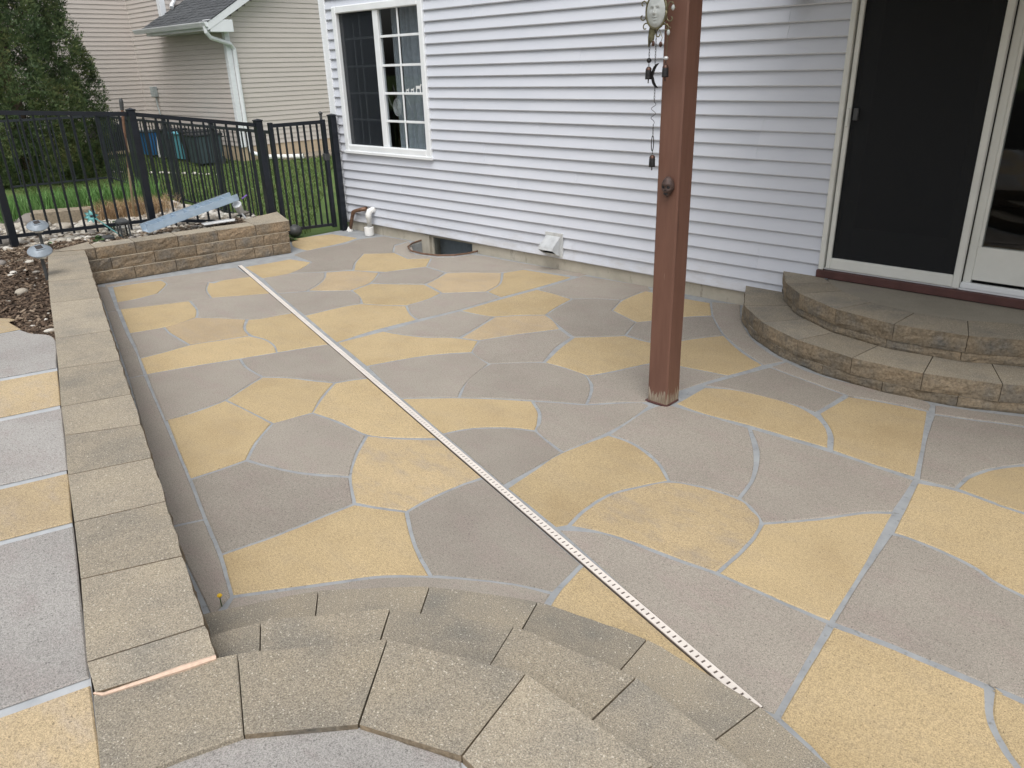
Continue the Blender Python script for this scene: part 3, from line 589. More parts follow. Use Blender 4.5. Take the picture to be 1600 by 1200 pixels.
# ---- retaining wall beside the mulch bed and across the back
rw = thing('retaining_wall', 'low tan split-face block wall turning a corner around the patio', 'wall', (-7.8, 2.4, 0))
RE = [(-7.815,2.402),(-7.63,2.35),(-6.62,2.05),(-5.95,1.853),(-5.064,1.591),(-4.45,1.412),(-3.891,1.25),(-3.48,1.129),(-3.106,1.018),(-2.707,.901),(-2.311,.783),(-1.919,.668),(-1.771,.628)]
LE = [(-8.0,2.14),(-7.80,2.08),(-6.79,1.768),(-6.10,1.565),(-5.184,1.305),(-4.59,1.13),(-4.001,.953),(-3.634,.849),(-3.222,.725),(-2.819,.612),(-2.438,.502),(-2.022,.374),(-1.885,.346)]
for i in range(len(RE)-1): rock_block(rw, RE[i], RE[i+1], LE[i+1], LE[i], 2*CH, 3*CH, BM, name='cap_block')
for c in (0, 1):
    off = .2 if c else 0.; p0 = Vector((-7.8,2.41)); p1 = Vector((-1.9,.672)); t = (p1-p0).normalized(); nn = Vector((t.y, -t.x))
    L_ = (p1-p0).length; x = 0.; edges = [0.]
    while edges[-1] < L_-.05: edges.append(min(L_, edges[-1]+(.4 if len(edges) > 1 or not off else off)))
    for a, e in zip(edges, edges[1:]):
        q0 = p0+t*a+Vector((0, .006-.006*c)); q1 = p0+t*e+Vector((0, .006-.006*c))
        rock_block(rw, q0, q1, q1+nn*.28, q0+nn*.28, c*CH, (c+1)*CH, BM)
FA, FB = Vector((-7.79, 2.41)), Vector((-7.453, 4.332)); FT = (FB-FA).normalized(); FN = Vector((-FT.y, FT.x))   # FN points away from the patio
def fpt(s, back): 
    bow = .022*math.sin(max(0, min(1, s/1.96))*math.pi)
    q = FA+FT*s+FN*(back+bow); return (q.x, q.y)
for c, (js, sb) in enumerate((([-.06,.374,.763,1.165,1.562,1.762,1.957], 0.), ([-.06,.188,.585,.988,1.390,1.685,1.968], .026), ([.078,.433,.835,1.231,1.628,2.0], .052))):
    for a, e in zip(js, js[1:]):
        dep = .24 if c == 2 else .27
        last = e == js[-1]
        if c == 2 and last: rock_block(rw, fpt(a, sb), fpt(e, sb), (-8.13, 4.62), (-7.98, 4.10), c*CH, 3*CH, BM, name='cap_block')
        else: rock_block(rw, fpt(a, sb), fpt(e, sb), fpt(e, sb+dep), fpt(a, sb+dep), c*CH, (c+1)*CH, BM, name='cap_block' if c == 2 else 'block')
# corner cap
rock_block(rw, fpt(-.02, .052), fpt(.078, .052), fpt(.078, .42), (-8.02, 2.14), 2*CH, 3*CH, BM, amp=.004, name='cap_block')
# end return of the wall
for c in (0, 1): rock_block(rw, fpt(1.965, .03+.02*c), (-8.08, 4.60), (-8.0, 4.40), fpt(1.70, .30), c*CH, (c+1)*CH, BM)
mb = MB(); mb.tube([(-1.885,.343,.337),(-1.86,.358,.338),(-1.82,.465,.339),(-1.79,.545,.340),(-1.765,.622,.338)], .007, 6, rs=[.003,.005,.007,.010,.008])
mb.build('caulk_bead', 'caulk_peach', rw)

# ---- curved steps down to the patio
SC = Vector((-.92, .24))
def pol(a, r): return (SC.x+r*math.cos(R(a)), SC.y+r*math.sin(R(a)))
cs = thing('curved_steps', 'curved speckled block steps leading down from the upper level to the patio', 'steps', (-.92, .9, 0))
T1 = [193.4, 177.8, 152.2, 126.3, 100.3, 74.5, 48.5, 22.5]
mb = MB(); mb.prism(ccw([(-1.884,.340),(-1.768,.622),pol(152.3,.926),pol(151.25,.622),(-1.514,.414),(-1.548,.310),(-1.585,.252),(-1.63,.264)]), 2*CH, 3*CH-.0008, bev=.003); mb.build('block', 'step_top', cs)
for a, e in zip(T1[2:], T1[3:]): rock_block(cs, pol(a,.927), pol(e,.927), pol(e-1,.622), pol(a-1,.622), 2*CH, 3*CH, SM)
T2 = [168, 149.6, 129.9, 110.1, 90.2, 70.4, 50.6, 30.8]
for i, (a, e) in enumerate(zip(T2, T2[1:])): rock_block(cs, pol(a,1.195), pol(e,1.195), pol(e,.88), pol(a,.88), CH, 2*CH-(0 if i % 2 else .002), SM)
T3 = [174, 158.3, 142.5, 126.8, 111.1, 95.4, 79.7, 64.0, 48.3, 32.6]
for a, e in zip(T3, T3[1:]): rock_block(cs, pol(a,1.46), pol(e,1.46), pol(e,1.15), pol(a,1.15), -.004, CH, SM)

# ---- half-round steps under the sliding door
DC = Vector((-1.285, 5.94))
def dpol(a, r):
    x, y = DC.x+r*math.cos(R(a)), DC.y+r*math.sin(R(a)); return (x, min(y, YW-.003))
ds = thing('door_steps', 'half-round double step of brown split-face blocks below the sliding door', 'steps', (-1.285, 4.9, 0))
def ring(js, r, depth, z0, z1):
    for a, e in zip(js, js[1:]): rock_block(ds, dpol(a, r), dpol(e, r), dpol(e, r-depth), dpol(a, r-depth), z0, z1, SM)
ring([-164.8,-142.8,-127.5,-112.6,-97.4,-82.2,-67.5,-52.5,-37.5,-15.5], 1.497, .335, .060, .166)
ring([-164.0,-149,-134.2,-119.4,-104.6,-90,-74.9,-60,-45,-16], 1.490, .30, -.004, .0595)
ring([-161.0,-143,-130.3,-111.9,-93.3,-74.7,-56.1,-37.5,-19], 1.218, .31, .226, .332)
ring([-160.5,-151.5,-132.6,-113.7,-94.9,-75.4,-56.5,-38,-19.5], 1.205, .29, .1665, .2255)
mb = MB(); mb.prism(ccw([dpol(a, .905) for a in range(-156, -23, 4)]+[(-.45,YW-.003),(-2.11,YW-.003)]), .05, .328); mb.build('landing_slab', 'step_slab', ds)
mb = MB(); mb.prism(ccw([dpol(a, 1.165) for a in range(-158, -21, 4)]+[(-.2,YW-.003),(-2.36,YW-.003)]), .0, .05); mb.build('core', 'concrete', ds)

# ================================================================== HOUSE
Z0 = .1104
house = thing('house', 'house with white horizontal lap siding and a sliding patio door', 'house', (-8.1, YW, 0))
mb = MB()
for x0, x1, z0, z1 in ((-8.12,-7.85,.105,3.4),(-7.85,-6.44,.105,.99),(-7.85,-6.44,2.43,3.4),(-6.44,-2.13,.105,3.4),(-2.13,-.36,2.45,3.4),(-2.13,-.36,.105,.36),(-.36,3.2,.105,3.4)):
    mb.box(x0, x1, YW, YW+.14, z0, z1)
mb.box(-8.12, -8.0, YW+.14, YW+8, .105, 3.4)
mb.build('wall', 'trim_white', house)
mb = MB()
for x0, x1, z0, z1 in ((-8.09,-6.60,-.6,.108),(-6.60,-5.86,-.6,-.32),(-5.86,3.2,-.6,.108)): mb.box(x0, x1, YW+.004, YW+.25, z0, z1)
mb.box(-8.09, -7.9, YW+.25, YW+8, -.6, .1)
mb.build('foundation', 'concrete', house)
OPEN = [(-7.905,-6.376,.94,2.473),(-2.158,3.3,.34,2.6)]
def ypro(w): return YW-.031+.027*w
def board(x0, x1, k, w0=0., w1=1., raise_=0.):
    z0 = Z0+k*S; y0 = ypro(w0)-raise_; y1 = ypro(w1)-raise_
    zb = z0+w0*S; zt_ = z0+w1*S
    if w0 == 0: a = [(y0, zb+.009), (y0+.0035, zb+.0025), (y0+.010, zb), (y0+.012, zb+.002), (y0+.007, zb+.012), (YW+.001, zb+.016), (YW+.001, zt_+.015), (y1+.002, zt_+.015), (y1, zt_)]
    else: a = [(y0, zb), (YW+.001, zb), (YW+.001, zt_), (y1, zt_)]
    n_ = len(a); vs = [(x, y, z) for x in (x0, x1) for y, z in a]; mb = MB()
    mb.add(vs, [tuple(range(n_)), tuple(range(2*n_-1, n_-1, -1))]+[(i, (i+1)%n_, n_+(i+1)%n_, n_+i) for i in range(n_)])
    mb.build('siding_board', 'siding_white', house)
SEAM = {0: [-4.50], 1: [-4.50], 2: [-2.66], 3: [-2.66], 4: [-6.98], 5: [-5.18, -6.98], 6: [-5.18], 7: [-4.46], 8: [-5.62], 9: [-5.62, -2.75], 10: [-2.75],
        11: [-2.72, -4.9], 12: [-2.72], 13: [-5.9], 14: [-3.60], 15: [-3.60], 16: [-4.42], 17: [-4.42], 18: [-2.60], 19: [-2.60], 20: [-3.3], 21: [-5.7], 22: [-5.7], 23: [-4.6]}
XL, XR = -8.045, 3.2
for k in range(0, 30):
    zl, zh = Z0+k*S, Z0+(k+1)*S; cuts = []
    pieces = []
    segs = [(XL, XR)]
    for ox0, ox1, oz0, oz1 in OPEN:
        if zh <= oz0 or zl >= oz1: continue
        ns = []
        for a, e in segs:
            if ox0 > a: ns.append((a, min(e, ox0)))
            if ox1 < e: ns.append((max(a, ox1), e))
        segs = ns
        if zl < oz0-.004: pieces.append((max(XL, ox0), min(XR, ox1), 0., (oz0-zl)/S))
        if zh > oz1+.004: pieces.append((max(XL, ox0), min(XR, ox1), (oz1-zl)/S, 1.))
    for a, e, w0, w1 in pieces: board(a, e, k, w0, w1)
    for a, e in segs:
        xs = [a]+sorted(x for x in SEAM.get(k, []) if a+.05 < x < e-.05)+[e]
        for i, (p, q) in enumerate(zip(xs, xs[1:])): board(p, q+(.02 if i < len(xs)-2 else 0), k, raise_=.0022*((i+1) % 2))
mb = MB(); mb.bbox(-8.135, -8.045, YW-.034, YW+.003, .085, 3.4, .006); mb.bbox(-8.165, -8.135, YW-.034, YW+.09, .085, 3.4, .006); mb.build('corner_trim', 'trim_white', house)
# window
win = MB(); t = .072; X0, X1, ZA, ZB = -7.905, -6.376, .94, 2.473
for a in ((X0,X0+t,ZA,ZB),(X1-t,X1,ZA,ZB),(X0+t,X1-t,ZB-t,ZB),(X0+t,X1-t,ZA,ZA+.078)): win.bbox(a[0],a[1],YW-.05,YW+.02,a[2],a[3],.008)
win.bbox(X0-.012, X1+.012, YW-.062, YW-.012, ZA-.02, ZA+.012, .004)
win.bbox(-7.203,-7.118,YW-.028,YW+.03,ZA+.078,ZB-.072,.006)
for a in ((-7.833,-7.805,1.018,2.401),(-7.231,-7.203,1.018,2.401)): win.bbox(a[0],a[1],YW+.012,YW+.035,a[2],a[3],.004)
w = win.build('window', 'vinyl_frame', house)
mb = MB(); mb.box(-7.833,-7.203,YW-.004,YW-.003,1.018,2.401); mb.build('insect_screen', 'insect_screen', w)
mb = MB(); mb.box(-7.833,-7.203,YW+.022,YW+.025,1.018,2.401); mb.build('pane', 'glass', w)
mb = MB(); mb.box(-7.118,-6.448,YW+.004,YW+.007,1.018,2.401); mb.build('pane', 'glass', w)
for xa, xb, yy, xm in ((-7.118,-6.448,YW-.004,-6.812),(-7.805,-7.231,YW+.032,-7.515)):
    mb = MB(); mb.bbox(xm-.011,xm+.011,yy-.004,yy+.006,1.018,2.401,.002); mb.build('muntin', 'vinyl_frame', w)
    for zz in (2.142,1.858,1.578,1.293):
        mb = MB(); mb.bbox(xa,xb,yy-.0055,yy+.0065,zz-.012,zz+.012,.002); mb.build('muntin', 'vinyl_frame', w)
mb = MB(); mb.bbox(-7.66,-7.64,YW+.04,YW+.05,1.03,2.30,.002); mb.build('muntin', 'vinyl_frame', w)
mb = MB(); n = 60; pts = [(-6.98+.55*i/n, YW+.16+.03*math.sin(i*.75)+.012*math.sin(i*1.9)) for i in range(n+1)]
mb.add([(x,y,z) for z in (.95,2.45) for x,y in pts], [(i,i+1,n+2+i,n+1+i) for i in range(n)]); mb.build('curtain', 'curtain_grey', w, smooth=True)
mb = MB(); n = 30; pts = [(-7.10+.10*i/n, YW+.15+.02*math.sin(i*.8)) for i in range(n+1)]
mb.add([(x,y,z) for z in (.95,2.45) for x,y in pts], [(i,i+1,n+2+i,n+1+i) for i in range(n)]); mb.build('curtain', 'curtain_grey', w, smooth=True)
sx, sz = -6.945, 1.435
mb = MB(); 
for rr in (.075,.055,.035): mb.tube([(sx+rr*.85*math.cos(a*.3),YW+.012,sz+rr*1.15*math.sin(a*.3)) for a in range(22)], .004, 5)
for a in range(8): mb.tube([(sx,YW+.012,sz),(sx+.066*math.cos(a*.785),YW+.012,sz+.088*math.sin(a*.785))], .0022, 4)
mb.build('suncatcher', 'white_plastic', w)
mb = MB()
for dx, q in ((-6.56, .8), (-6.66, .45), (-6.74, .4)):
    mb.prism([(dx-.05*q,0),(dx-.04*q,.0),(dx-.03*q,.05*q),(dx+.02*q,.05*q),(dx+.03*q,0),(dx+.045*q,0),(dx+.045*q,.07*q),(dx+.07*q,.10*q),(dx+.05*q,.11*q),(dx+.03*q,.085*q),(dx-.05*q,.085*q)], 0, .001)
mb.v = [(x, YW+.002-z, 1.585+y) for x,y,z in mb.v]; mb.build('sticker', 'white_plastic', w)
mb = MB(); mb.ball((-6.52,YW+.06,1.17),.022,.02,.03); mb.ball((-6.52,YW+.06,1.095),.03,.025,.05); mb.build('figurine', 'chime_copper', w, smooth=True)
mb = MB(); mb.tube([(-7.10,YW+.003,1.60),(-7.04,YW+.002,1.47),(-6.93,YW+.002,1.36)],.0009,4); mb.tube([(-6.98,YW+.003,1.66),(-6.90,YW+.002,1.40),(-6.84,YW+.002,1.33)],.0009,4); mb.tube([(-6.78,YW+.003,1.57),(-6.69,YW+.002,1.41)],.0012,4)
mb.build('pane_scratch', 'grey_box', w)
mb = MB()
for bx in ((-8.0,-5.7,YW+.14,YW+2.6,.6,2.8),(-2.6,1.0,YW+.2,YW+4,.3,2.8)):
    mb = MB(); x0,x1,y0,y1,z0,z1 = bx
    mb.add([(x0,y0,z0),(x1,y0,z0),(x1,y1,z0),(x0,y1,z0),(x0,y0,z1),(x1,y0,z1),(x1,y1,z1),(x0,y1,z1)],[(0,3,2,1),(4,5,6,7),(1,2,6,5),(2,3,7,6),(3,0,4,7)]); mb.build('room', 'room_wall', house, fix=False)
# sliding door
dfm = MB()
dfm.bbox(-2.158,-2.122,YW-.045,YW+.1,.39,2.6,.004); dfm.bbox(-2.112,-2.080,YW-.028,YW+.012,.40,2.6,.004)
dfm.bbox(-2.080,-1.275,YW-.028,YW+.012,.40,.480,.005); dfm.bbox(-1.275,-1.232,YW-.030,YW+.012,.395,2.6,.005)
dfm.bbox(-1.228,-1.180,YW+.016,YW+.07,.405,2.6,.005); dfm.bbox(-1.180,-.42,YW+.020,YW+.07,.455,.672,.004)
dfm.bbox(-1.180,-1.160,YW+.020,YW+.07,.672,2.6,.003); dfm.bbox(-.42,-.35,YW-.03,YW+.1,.39,2.6,.004)
door = dfm.build('patio_door', 'door_frame', house)
mb = MB(); mb.bbox(-2.15,-.36,YW-.012,YW+.12,.388,.402,.002); mb.bbox(-1.228,-.42,YW-.02,YW+.0155,.402,.44,.004); mb.build('track', 'vinyl_frame', door)
mb = MB(); mb.box(-2.080,-1.275,YW-.010,YW-.009,.480,2.6); mb.build('screen', 'door_screen', door)
mb = MB(); mb.bbox(-2.07,-1.99,YW+.06,YW+.1,.41,2.6,.004); mb.bbox(-1.99,-1.37,YW+.06,YW+.1,.41,.69,.004); mb.bbox(-1.37,-1.285,YW+.06,YW+.1,.41,2.6,.004); mb.build('inner_panel', 'door_frame', door)
mb = MB(); mb.box(-1.99,-1.37,YW+.078,YW+.082,.69,2.6); mb.build('pane', 'glass', door)
mb = MB(); mb.box(-1.160,-.42,YW+.04,YW+.044,.672,2.6); mb.build('pane', 'glass', door)
mb = MB(); mb.bbox(-2.106,-2.084,YW-.040,YW-.028,1.38,1.50,.004); mb.build('handle', 'door_frame', door)
mb = MB(); mb.bbox(-2.062,-2.030,YW-.03,YW-.008,1.42,1.50,.004); mb.build('latch', 'lamp_dark', door)
mb = MB(); mb.bbox(-2.166,-.33,YW-.052,YW+.02,.333,.388,.004); mb.build('sill_board', 'maroon_board', house)
# dryer vent
v = MB(); v.bbox(-4.803,-4.585,YW-.036,YW-.018,.125,.356,.004)
vent = v.build('dryer_vent', 'steel_galvanised', house)
mb = MB(); x0, x1 = -4.79, -4.615
mb.add([(x0,YW-.03,.325),(x1,YW-.03,.325),(x0-.0,YW-.145,.235),(x1,YW-.145,.235),(x0,YW-.155,.205),(x1,YW-.155,.205),(x0,YW-.03,.135),(x1,YW-.03,.135),(x0,YW-.09,.16),(x1,YW-.09,.16)],
       [(0,1,3,2),(2,3,5,4),(0,2,4,8,6),(1,7,9,5,3)]); mb.build('hood', 'steel_galvanised', vent)
mb = MB(); mb.box(x0+.01,x1-.01,YW-.10,YW-.04,.17,.173); mb.build('flap', 'dark_void', vent)
# pipes out of the wall
mb = MB(); mb.tube([(-7.655,YW+.02,.285),(-7.66,YW-.05,.285),(-7.69,YW-.075,.278),(-7.80,YW-.078,.252),(-7.835,YW-.08,.235),(-7.86,YW-.082,.19),(-7.90,YW-.085,.09),(-7.93,YW-.088,.012)], .021, 12, rs=[.026,.026,.024,.021,.026,.022,.021,.021])
mb.build('brown_pipe', 'copper_brown', house, smooth=True)
mb = MB(); mb.tube([(-7.94,YW-.088,.0),(-7.93,YW-.088,.045)], .03, 12, rs=[.04,.024]); mb.build('pipe_foot', 'pvc_white', house)
mb = MB(); mb.tube([(-7.50,YW+.02,.288),(-7.50,YW-.05,.288),(-7.505,YW-.085,.275),(-7.51,YW-.10,.24),(-7.51,YW-.10,.20),(-7.51,YW-.10,.195),(-7.51,YW-.10,.115)], .03, 14, rs=[.036,.036,.036,.036,.036,.029,.029])
mb.build('white_pipe', 'pvc_white', house, smooth=True)
mb = MB(); mb.lathe([(.0,.0),(.052,.0),(.055,.01),(.055,.10),(.047,.103),(.044,.03),(.0,.03)], (-7.50,YW-.12,0), 20); mb.build('pipe_sleeve', 'pvc_white', house, smooth=False)
# basement window and its well
mb = MB(); mb.bbox(-6.62,-6.555,YW-.004,YW+.1,-.32,.1,.004); mb.bbox(-5.885,-5.86,YW+.02,YW+.1,-.32,.1,.004); mb.bbox(-6.555,-5.885,YW+.03,YW+.1,.075,.1,.004); mb.bbox(-6.555,-6.525,YW+.03,YW+.09,-.32,.075,.003)
bw = mb.build('basement_window', 'concrete', house)
mb = MB(); mb.box(-6.525,-5.885,YW+.05,YW+.054,-.32,.075); mb.build('pane', 'glass', bw)
mb = MB(); mb.box(-6.6,-5.8,YW+.2,YW+.205,-.4,.1); mb.build('dark_blind', 'curtain_grey', bw)
ww = thing('window_well', 'half-round galvanised window well sunk in the patio against the foundation', 'window well', (-6.2, 5.3, -.4))
rim = [(-5.785,5.548),(-5.79,5.42),(-5.85,5.27),(-5.98,5.16),(-6.17,5.112),(-6.38,5.13),(-6.56,5.24),(-6.66,5.38),(-6.70,5.548)]
rim = [rim[0]]+[tuple((1-t)*a+t*c for a, c in zip(rim[i], rim[i+1])) for i in range(len(rim)-1) for t in (.5, 1.)]
mb = MB(); nn_ = len(rim); mb.add([(x,y,z) for z in (-.45,.022) for x,y in rim], [(i,i+1,nn_+i+1,nn_+i) for i in range(nn_-1)])
shell = mb.build('shell', 'steel_galvanised', ww, smooth=True)
mb = MB(); mb.tube([(x,y,.022) for x,y in rim], .009, 8); mb.build('rim', 'copper_brown', ww)
mb = MB(); mb.prism(ccw(rim), -.5, -.4); mb.build('gravel_floor', 'soil_gravel', ww)

# ================================================================== PORCH POST, ROOF, LANTERN
mb = MB(); a0 = [(-2.260,3.482),(-2.131,3.484),(-2.129,3.614),(-2.258,3.612)]; n = 14; lv = [0,.02,.06,.1,.3,.7,1.2,1.8,2.5]
ins8 = []
for x, y in a0: ins8.append((x, y))
def oct_(z):
    dx = 0.; c = .008; out = []
    for i, (x, y) in enumerate(a0):
        px, py = a0[i-1]; nx_, ny_ = a0[(i+1)%4]
        for qx, qy in ((px, py), (nx_, ny_)):
            d = math.hypot(qx-x, qy-y); k = c*(1.+.5*mnoise.noise((x*9, y*9, z*7)))
            wob = .0025*mnoise.noise((qx*30+x, y*40, z*25)) if z < .2 else .0008*mnoise.noise((qx*30, y*40, z*6))
            out.append((x+(qx-x)/d*k+dx+wob, y+(qy-y)/d*k+wob, z+(.004*mnoise.noise((x*50, qy*60, 3)) if z == 0 else 0)))
    return out
vs = []; 
for z in lv: vs += oct_(z)
fs = [(i*8+k, i*8+(k+1)%8, (i+1)*8+(k+1)%8, (i+1)*8+k) for i in range(len(lv)-1) for k in range(8)]+[tuple(range(8)), tuple((len(lv)-1)*8+k for k in range(8))]
mb.add(vs, fs); post = mb.build('porch_post', 'post_brown', org=(-2.195, 3.548, 0))
tag(post, 'square brown painted wooden porch post with paint worn off at its foot', 'post')
mb = MB(); mb.prism(ccw([(-2.270,3.474),(-2.20,3.470),(-2.135,3.474),(-2.122,3.485),(-2.122,3.60),(-2.265,3.60)]), -.002, .006); mb.build('base_rim', 'maroon_board', post)
pr = thing('porch_roof', 'porch roof carried by the brown post over the sliding door', 'roof', (0, 4.5, 2.5))
mb = MB(); mb.bbox(-2.45,3.2,3.44,3.64,2.5,2.74,.006); mb.build('beam', 'post_brown', pr)
mb = MB(); mb.bbox(-2.3,-2.1,3.64,YW-.03,2.5,2.74,.006); mb.build('beam', 'post_brown', pr)
mb = MB(); mb.box(-2.42,3.3,3.35,YW-.03,2.742,2.78); mb.build('ceiling', 'ceiling_board', pr)
mb = MB(); mb.add([(-2.46,3.3,2.79),(3.4,3.3,2.79),(3.4,YW-.03,3.2),(-2.46,YW-.03,3.2),(-2.46,3.3,2.87),(3.4,3.3,2.87),(3.4,YW-.03,3.28),(-2.46,YW-.03,3.28)],[(0,3,2,1),(4,5,6,7),(0,1,5,4),(1,2,6,5),(2,3,7,6),(3,0,4,7)]); mb.build('shingles', 'shingle', pr)
lt = thing('wall_lantern', 'dark wall lantern on the white siding beside the patio door', 'lamp', (-2.54, YW-.03, 2.19))
mb = MB(); mb.lathe([(.0,0),(.05,.004),(.06,.02),(.012,.03),(.065,.05),(.085,.26),(.095,.27),(.0,.36)], (-2.52,YW-.14,2.185), 8); mb.build('lamp_body', 'lamp_dark', lt)
mb = MB(); mb.bbox(-2.565,-2.475,YW-.035,YW-.015,2.25,2.5,.004); mb.tube([(-2.52,YW-.03,2.4),(-2.52,YW-.1,2.55),(-2.52,YW-.14,2.53)],.01,8); mb.build('bracket', 'lamp_dark', lt)
# ================================================================== WIND CHIME and SKULL ON THE POST
CX, CY, CZ = -2.262, 3.42, 2.045
ch = thing('wind_chime', 'metal sun-face wind chime with bells and a crescent moon hanging beside the post', 'wind chime', (CX, CY, 1.38))
mb = MB(); mb.tube([(CX,CY,CZ+.1),(CX,CY,2.52)], .0025, 5); mb.build('hanger', 'chime_bronze', ch)
# face: relief grid
n, m = 26, 30; vs = []; fs = []
def frel(u, w):   # u,w in -1..1 ; returns forward relief
    r = u*u+w*w; z = .014*max(0, 1-r)**.5
    def g(cx, cy, sx, sy, a): return a*math.exp(-((u-cx)/sx)**2-((w-cy)/sy)**2)
    z += g(0, .0, .10, .26, .011)+g(0, -.12, .17, .09, .006)+g(-.34, .3, .22, .07, .006)+g(.34, .3, .22, .07, .006)
    z -= g(-.34, .16, .17, .07, .005)+g(.34, .16, .17, .07, .005)+g(0, -.42, .28, .035, .005)
    z += g(0, -.36, .25, .05, .004)+g(0, -.50, .2, .06, .005)+g(-.45, -.15, .2, .2, .004)+g(.45, -.15, .2, .2, .004)+g(0, -.75, .2, .12, .004)
    return z
for j in range(m+1):
    rr = j/m
    for i in range(n): a = 2*math.pi*i/n; u, w = rr*math.cos(a), rr*math.sin(a); vs.append((CX+.052*u, CY-.006-frel(u, w), CZ+.072*w))
fs = [(j*n+i, j*n+(i+1)%n, (j+1)*n+(i+1)%n, (j+1)*n+i) for j in range(m) for i in range(n)]
mb = MB(); mb.add(vs, fs); mb.build('sun_face', 'face_pale', ch, smooth=True)
mb = MB(); mb.tube([(CX+.056*math.cos(a*.262), CY-.004, CZ+.076*math.sin(a*.262)) for a in range(25)], .006, 8); mb.build('ring', 'chime_gold', ch, smooth=True)
for k in range(12):
    a = k*math.pi/6+.2; ca, sa = math.cos(a), math.sin(a); bx, bz = CX+.058*ca, CZ+.078*sa
    mb = MB()
    if k in (2, 8):
        tx, tz = -sa, ca; mb.prism([(bx+tx*.02, bz+tz*.02), (bx-tx*.02, bz-tz*.02), (bx+ca*.045-tx*.012, bz+sa*.045-tz*.012), (bx+ca*.085+tx*.004, bz+sa*.085+tz*.004), (bx+ca*.045+tx*.02, bz+sa*.045+tz*.02)], -.0015, .0015)
        mb.v = [(x, CY+z, y) for x, y, z in mb.v]
    else:
        s_ = 1 if k % 2 else -1; pts = []
        for q in range(20):
            th = q/19*4.6; rr = .021*(1-q/24); pts.append((bx+ca*.024+rr*math.cos(a+math.pi+s_*th), CY, bz+sa*.024+rr*math.sin(a+math.pi+s_*th)))
        mb.tube(pts, .003, 6)
    mb.build('ray', 'chime_gold', ch)
def chain(x, z0, z1, y=CY):
    mb = MB(); n_ = max(2, int((z0-z1)/.0115))
    for i in range(n_):
        z = z0+(z1-z0)*(i+.5)/n_; h = (z0-z1)/n_*.62; pts = []
        for q in range(9):
            th = q*math.pi/4; dx = .0032*math.cos(th)
            pts.append((x+(dx if i % 2 else 0), y+(0 if i % 2 else dx), z+h*math.sin(th)))
        mb.tube(pts, .0011, 4, cap=False)
    return mb.build('chain', 'chime_bronze', ch)
def bell(x, z, s=1., mat='chime_bronze', y=CY):
    mb = MB(); mb.lathe([(.0,.0),(.007,-.001),(.0135,-.009),(.0155,-.02),(.016,-.05),(.017,-.056),(.015,-.056),(.013,-.02),(.0,-.01)], (x,y,z), 16)
    o = mb.build('bell', mat, ch, smooth=True)
    mb = MB(); mb.tube([(x,y,z-.05),(x,y,z-.074)], .003, 6); mb.build('clapper', 'chime_bronze', o)
    mb = MB(); mb.lathe([(.0,.001),(.008,.0),(.0142,-.009),(.0155,-.015)], (x,y,z+.0012), 16); mb.build('bell_top', 'chime_copper', o, smooth=True)
chain(CX-.034, CZ-.115, CZ-.205); mb = MB(); mb.ball((CX-.034,CY,CZ-.215),.012,.012,.012,10,6); mb.build('bead', 'chime_bronze', ch)
chain(CX-.034, CZ-.228, CZ-.245); bell(CX-.034, CZ-.245)
chain(CX+.002, CZ-.085, CZ-.235)
mb = MB(); pts = []
for q in range(21): th = R(88+q*9.2); pts.append((CX+.026+.040*math.cos(th), CZ-.285+.056*math.sin(th)))
inn = []
for q in range(21): th = R(129+q*5.1); inn.append((CX+.070+.070*math.cos(th)+.004*math.exp(-((q-10)/1.5)**2)*-1, CZ-.285+.070*math.sin(th)))
mb.prism(pts+inn[::-1], -.003, .003); mb.v = [(x, CY-.004+z, y) for x, y, z in mb.v]; mb.build('crescent_moon', 'chime_bronze', ch)
chain(CX+.006, CZ-.338, CZ-.405)
mb = MB(); mb.tube([(CX+.004+.013*math.sin(q*.42)*(1 if q < 30 else .6), CY, CZ-.405-.0029*q) for q in range(38)], .0014, 5); mb.build('wire_spring', 'chime_bronze', ch)
chain(CX+.006, CZ-.513, CZ-.565)
mb = MB(); mb.tube([(CX+.006+.0065*math.sin(q*math.pi/10), CY, CZ-.565-.075*(.5-.5*math.cos(q*math.pi/10))) for q in range(21)], .0022, 6); mb.build('loop', 'chime_bronze', ch)
chain(CX+.008, CZ-.64, CZ-.66); bell(CX+.008, CZ-.66)
mb = MB(); mb.tube([(CX+.055,CY,CZ-.06),(CX+.066,CY,CZ-.10),(CX+.062,CY,CZ-.20)], .0013, 5); mb.build('hook_wire', 'chime_gold', ch)
mb = MB(); mb.ball((CX+.062,CY,CZ-.207),.012,.012,.009,10,6); mb.build('bead', 'steel_galvanised', ch); chain(CX+.062, CZ-.216, CZ-.236); bell(CX+.062, CZ-.236)
for dx, dz in ((-.012,-.14),(.030,-.145),(.070,-.095),(.090,.010)):
    mb = MB(); mb.ball((CX+dx,CY-.002,CZ+dz),.009,.006,.013,10,6); mb.build('glass_drop', 'chime_copper' if dz < -.1 else 'face_pale', ch, smooth=True)
    mb = MB(); mb.tube([(CX+dx*.6,CY,CZ+dz*.55-.0),(CX+dx*1.1+.004,CY,CZ+dz*.8),(CX+dx,CY,CZ+dz+.012)], .0016, 5); mb.build('hook_wire', 'chime_gold', ch)

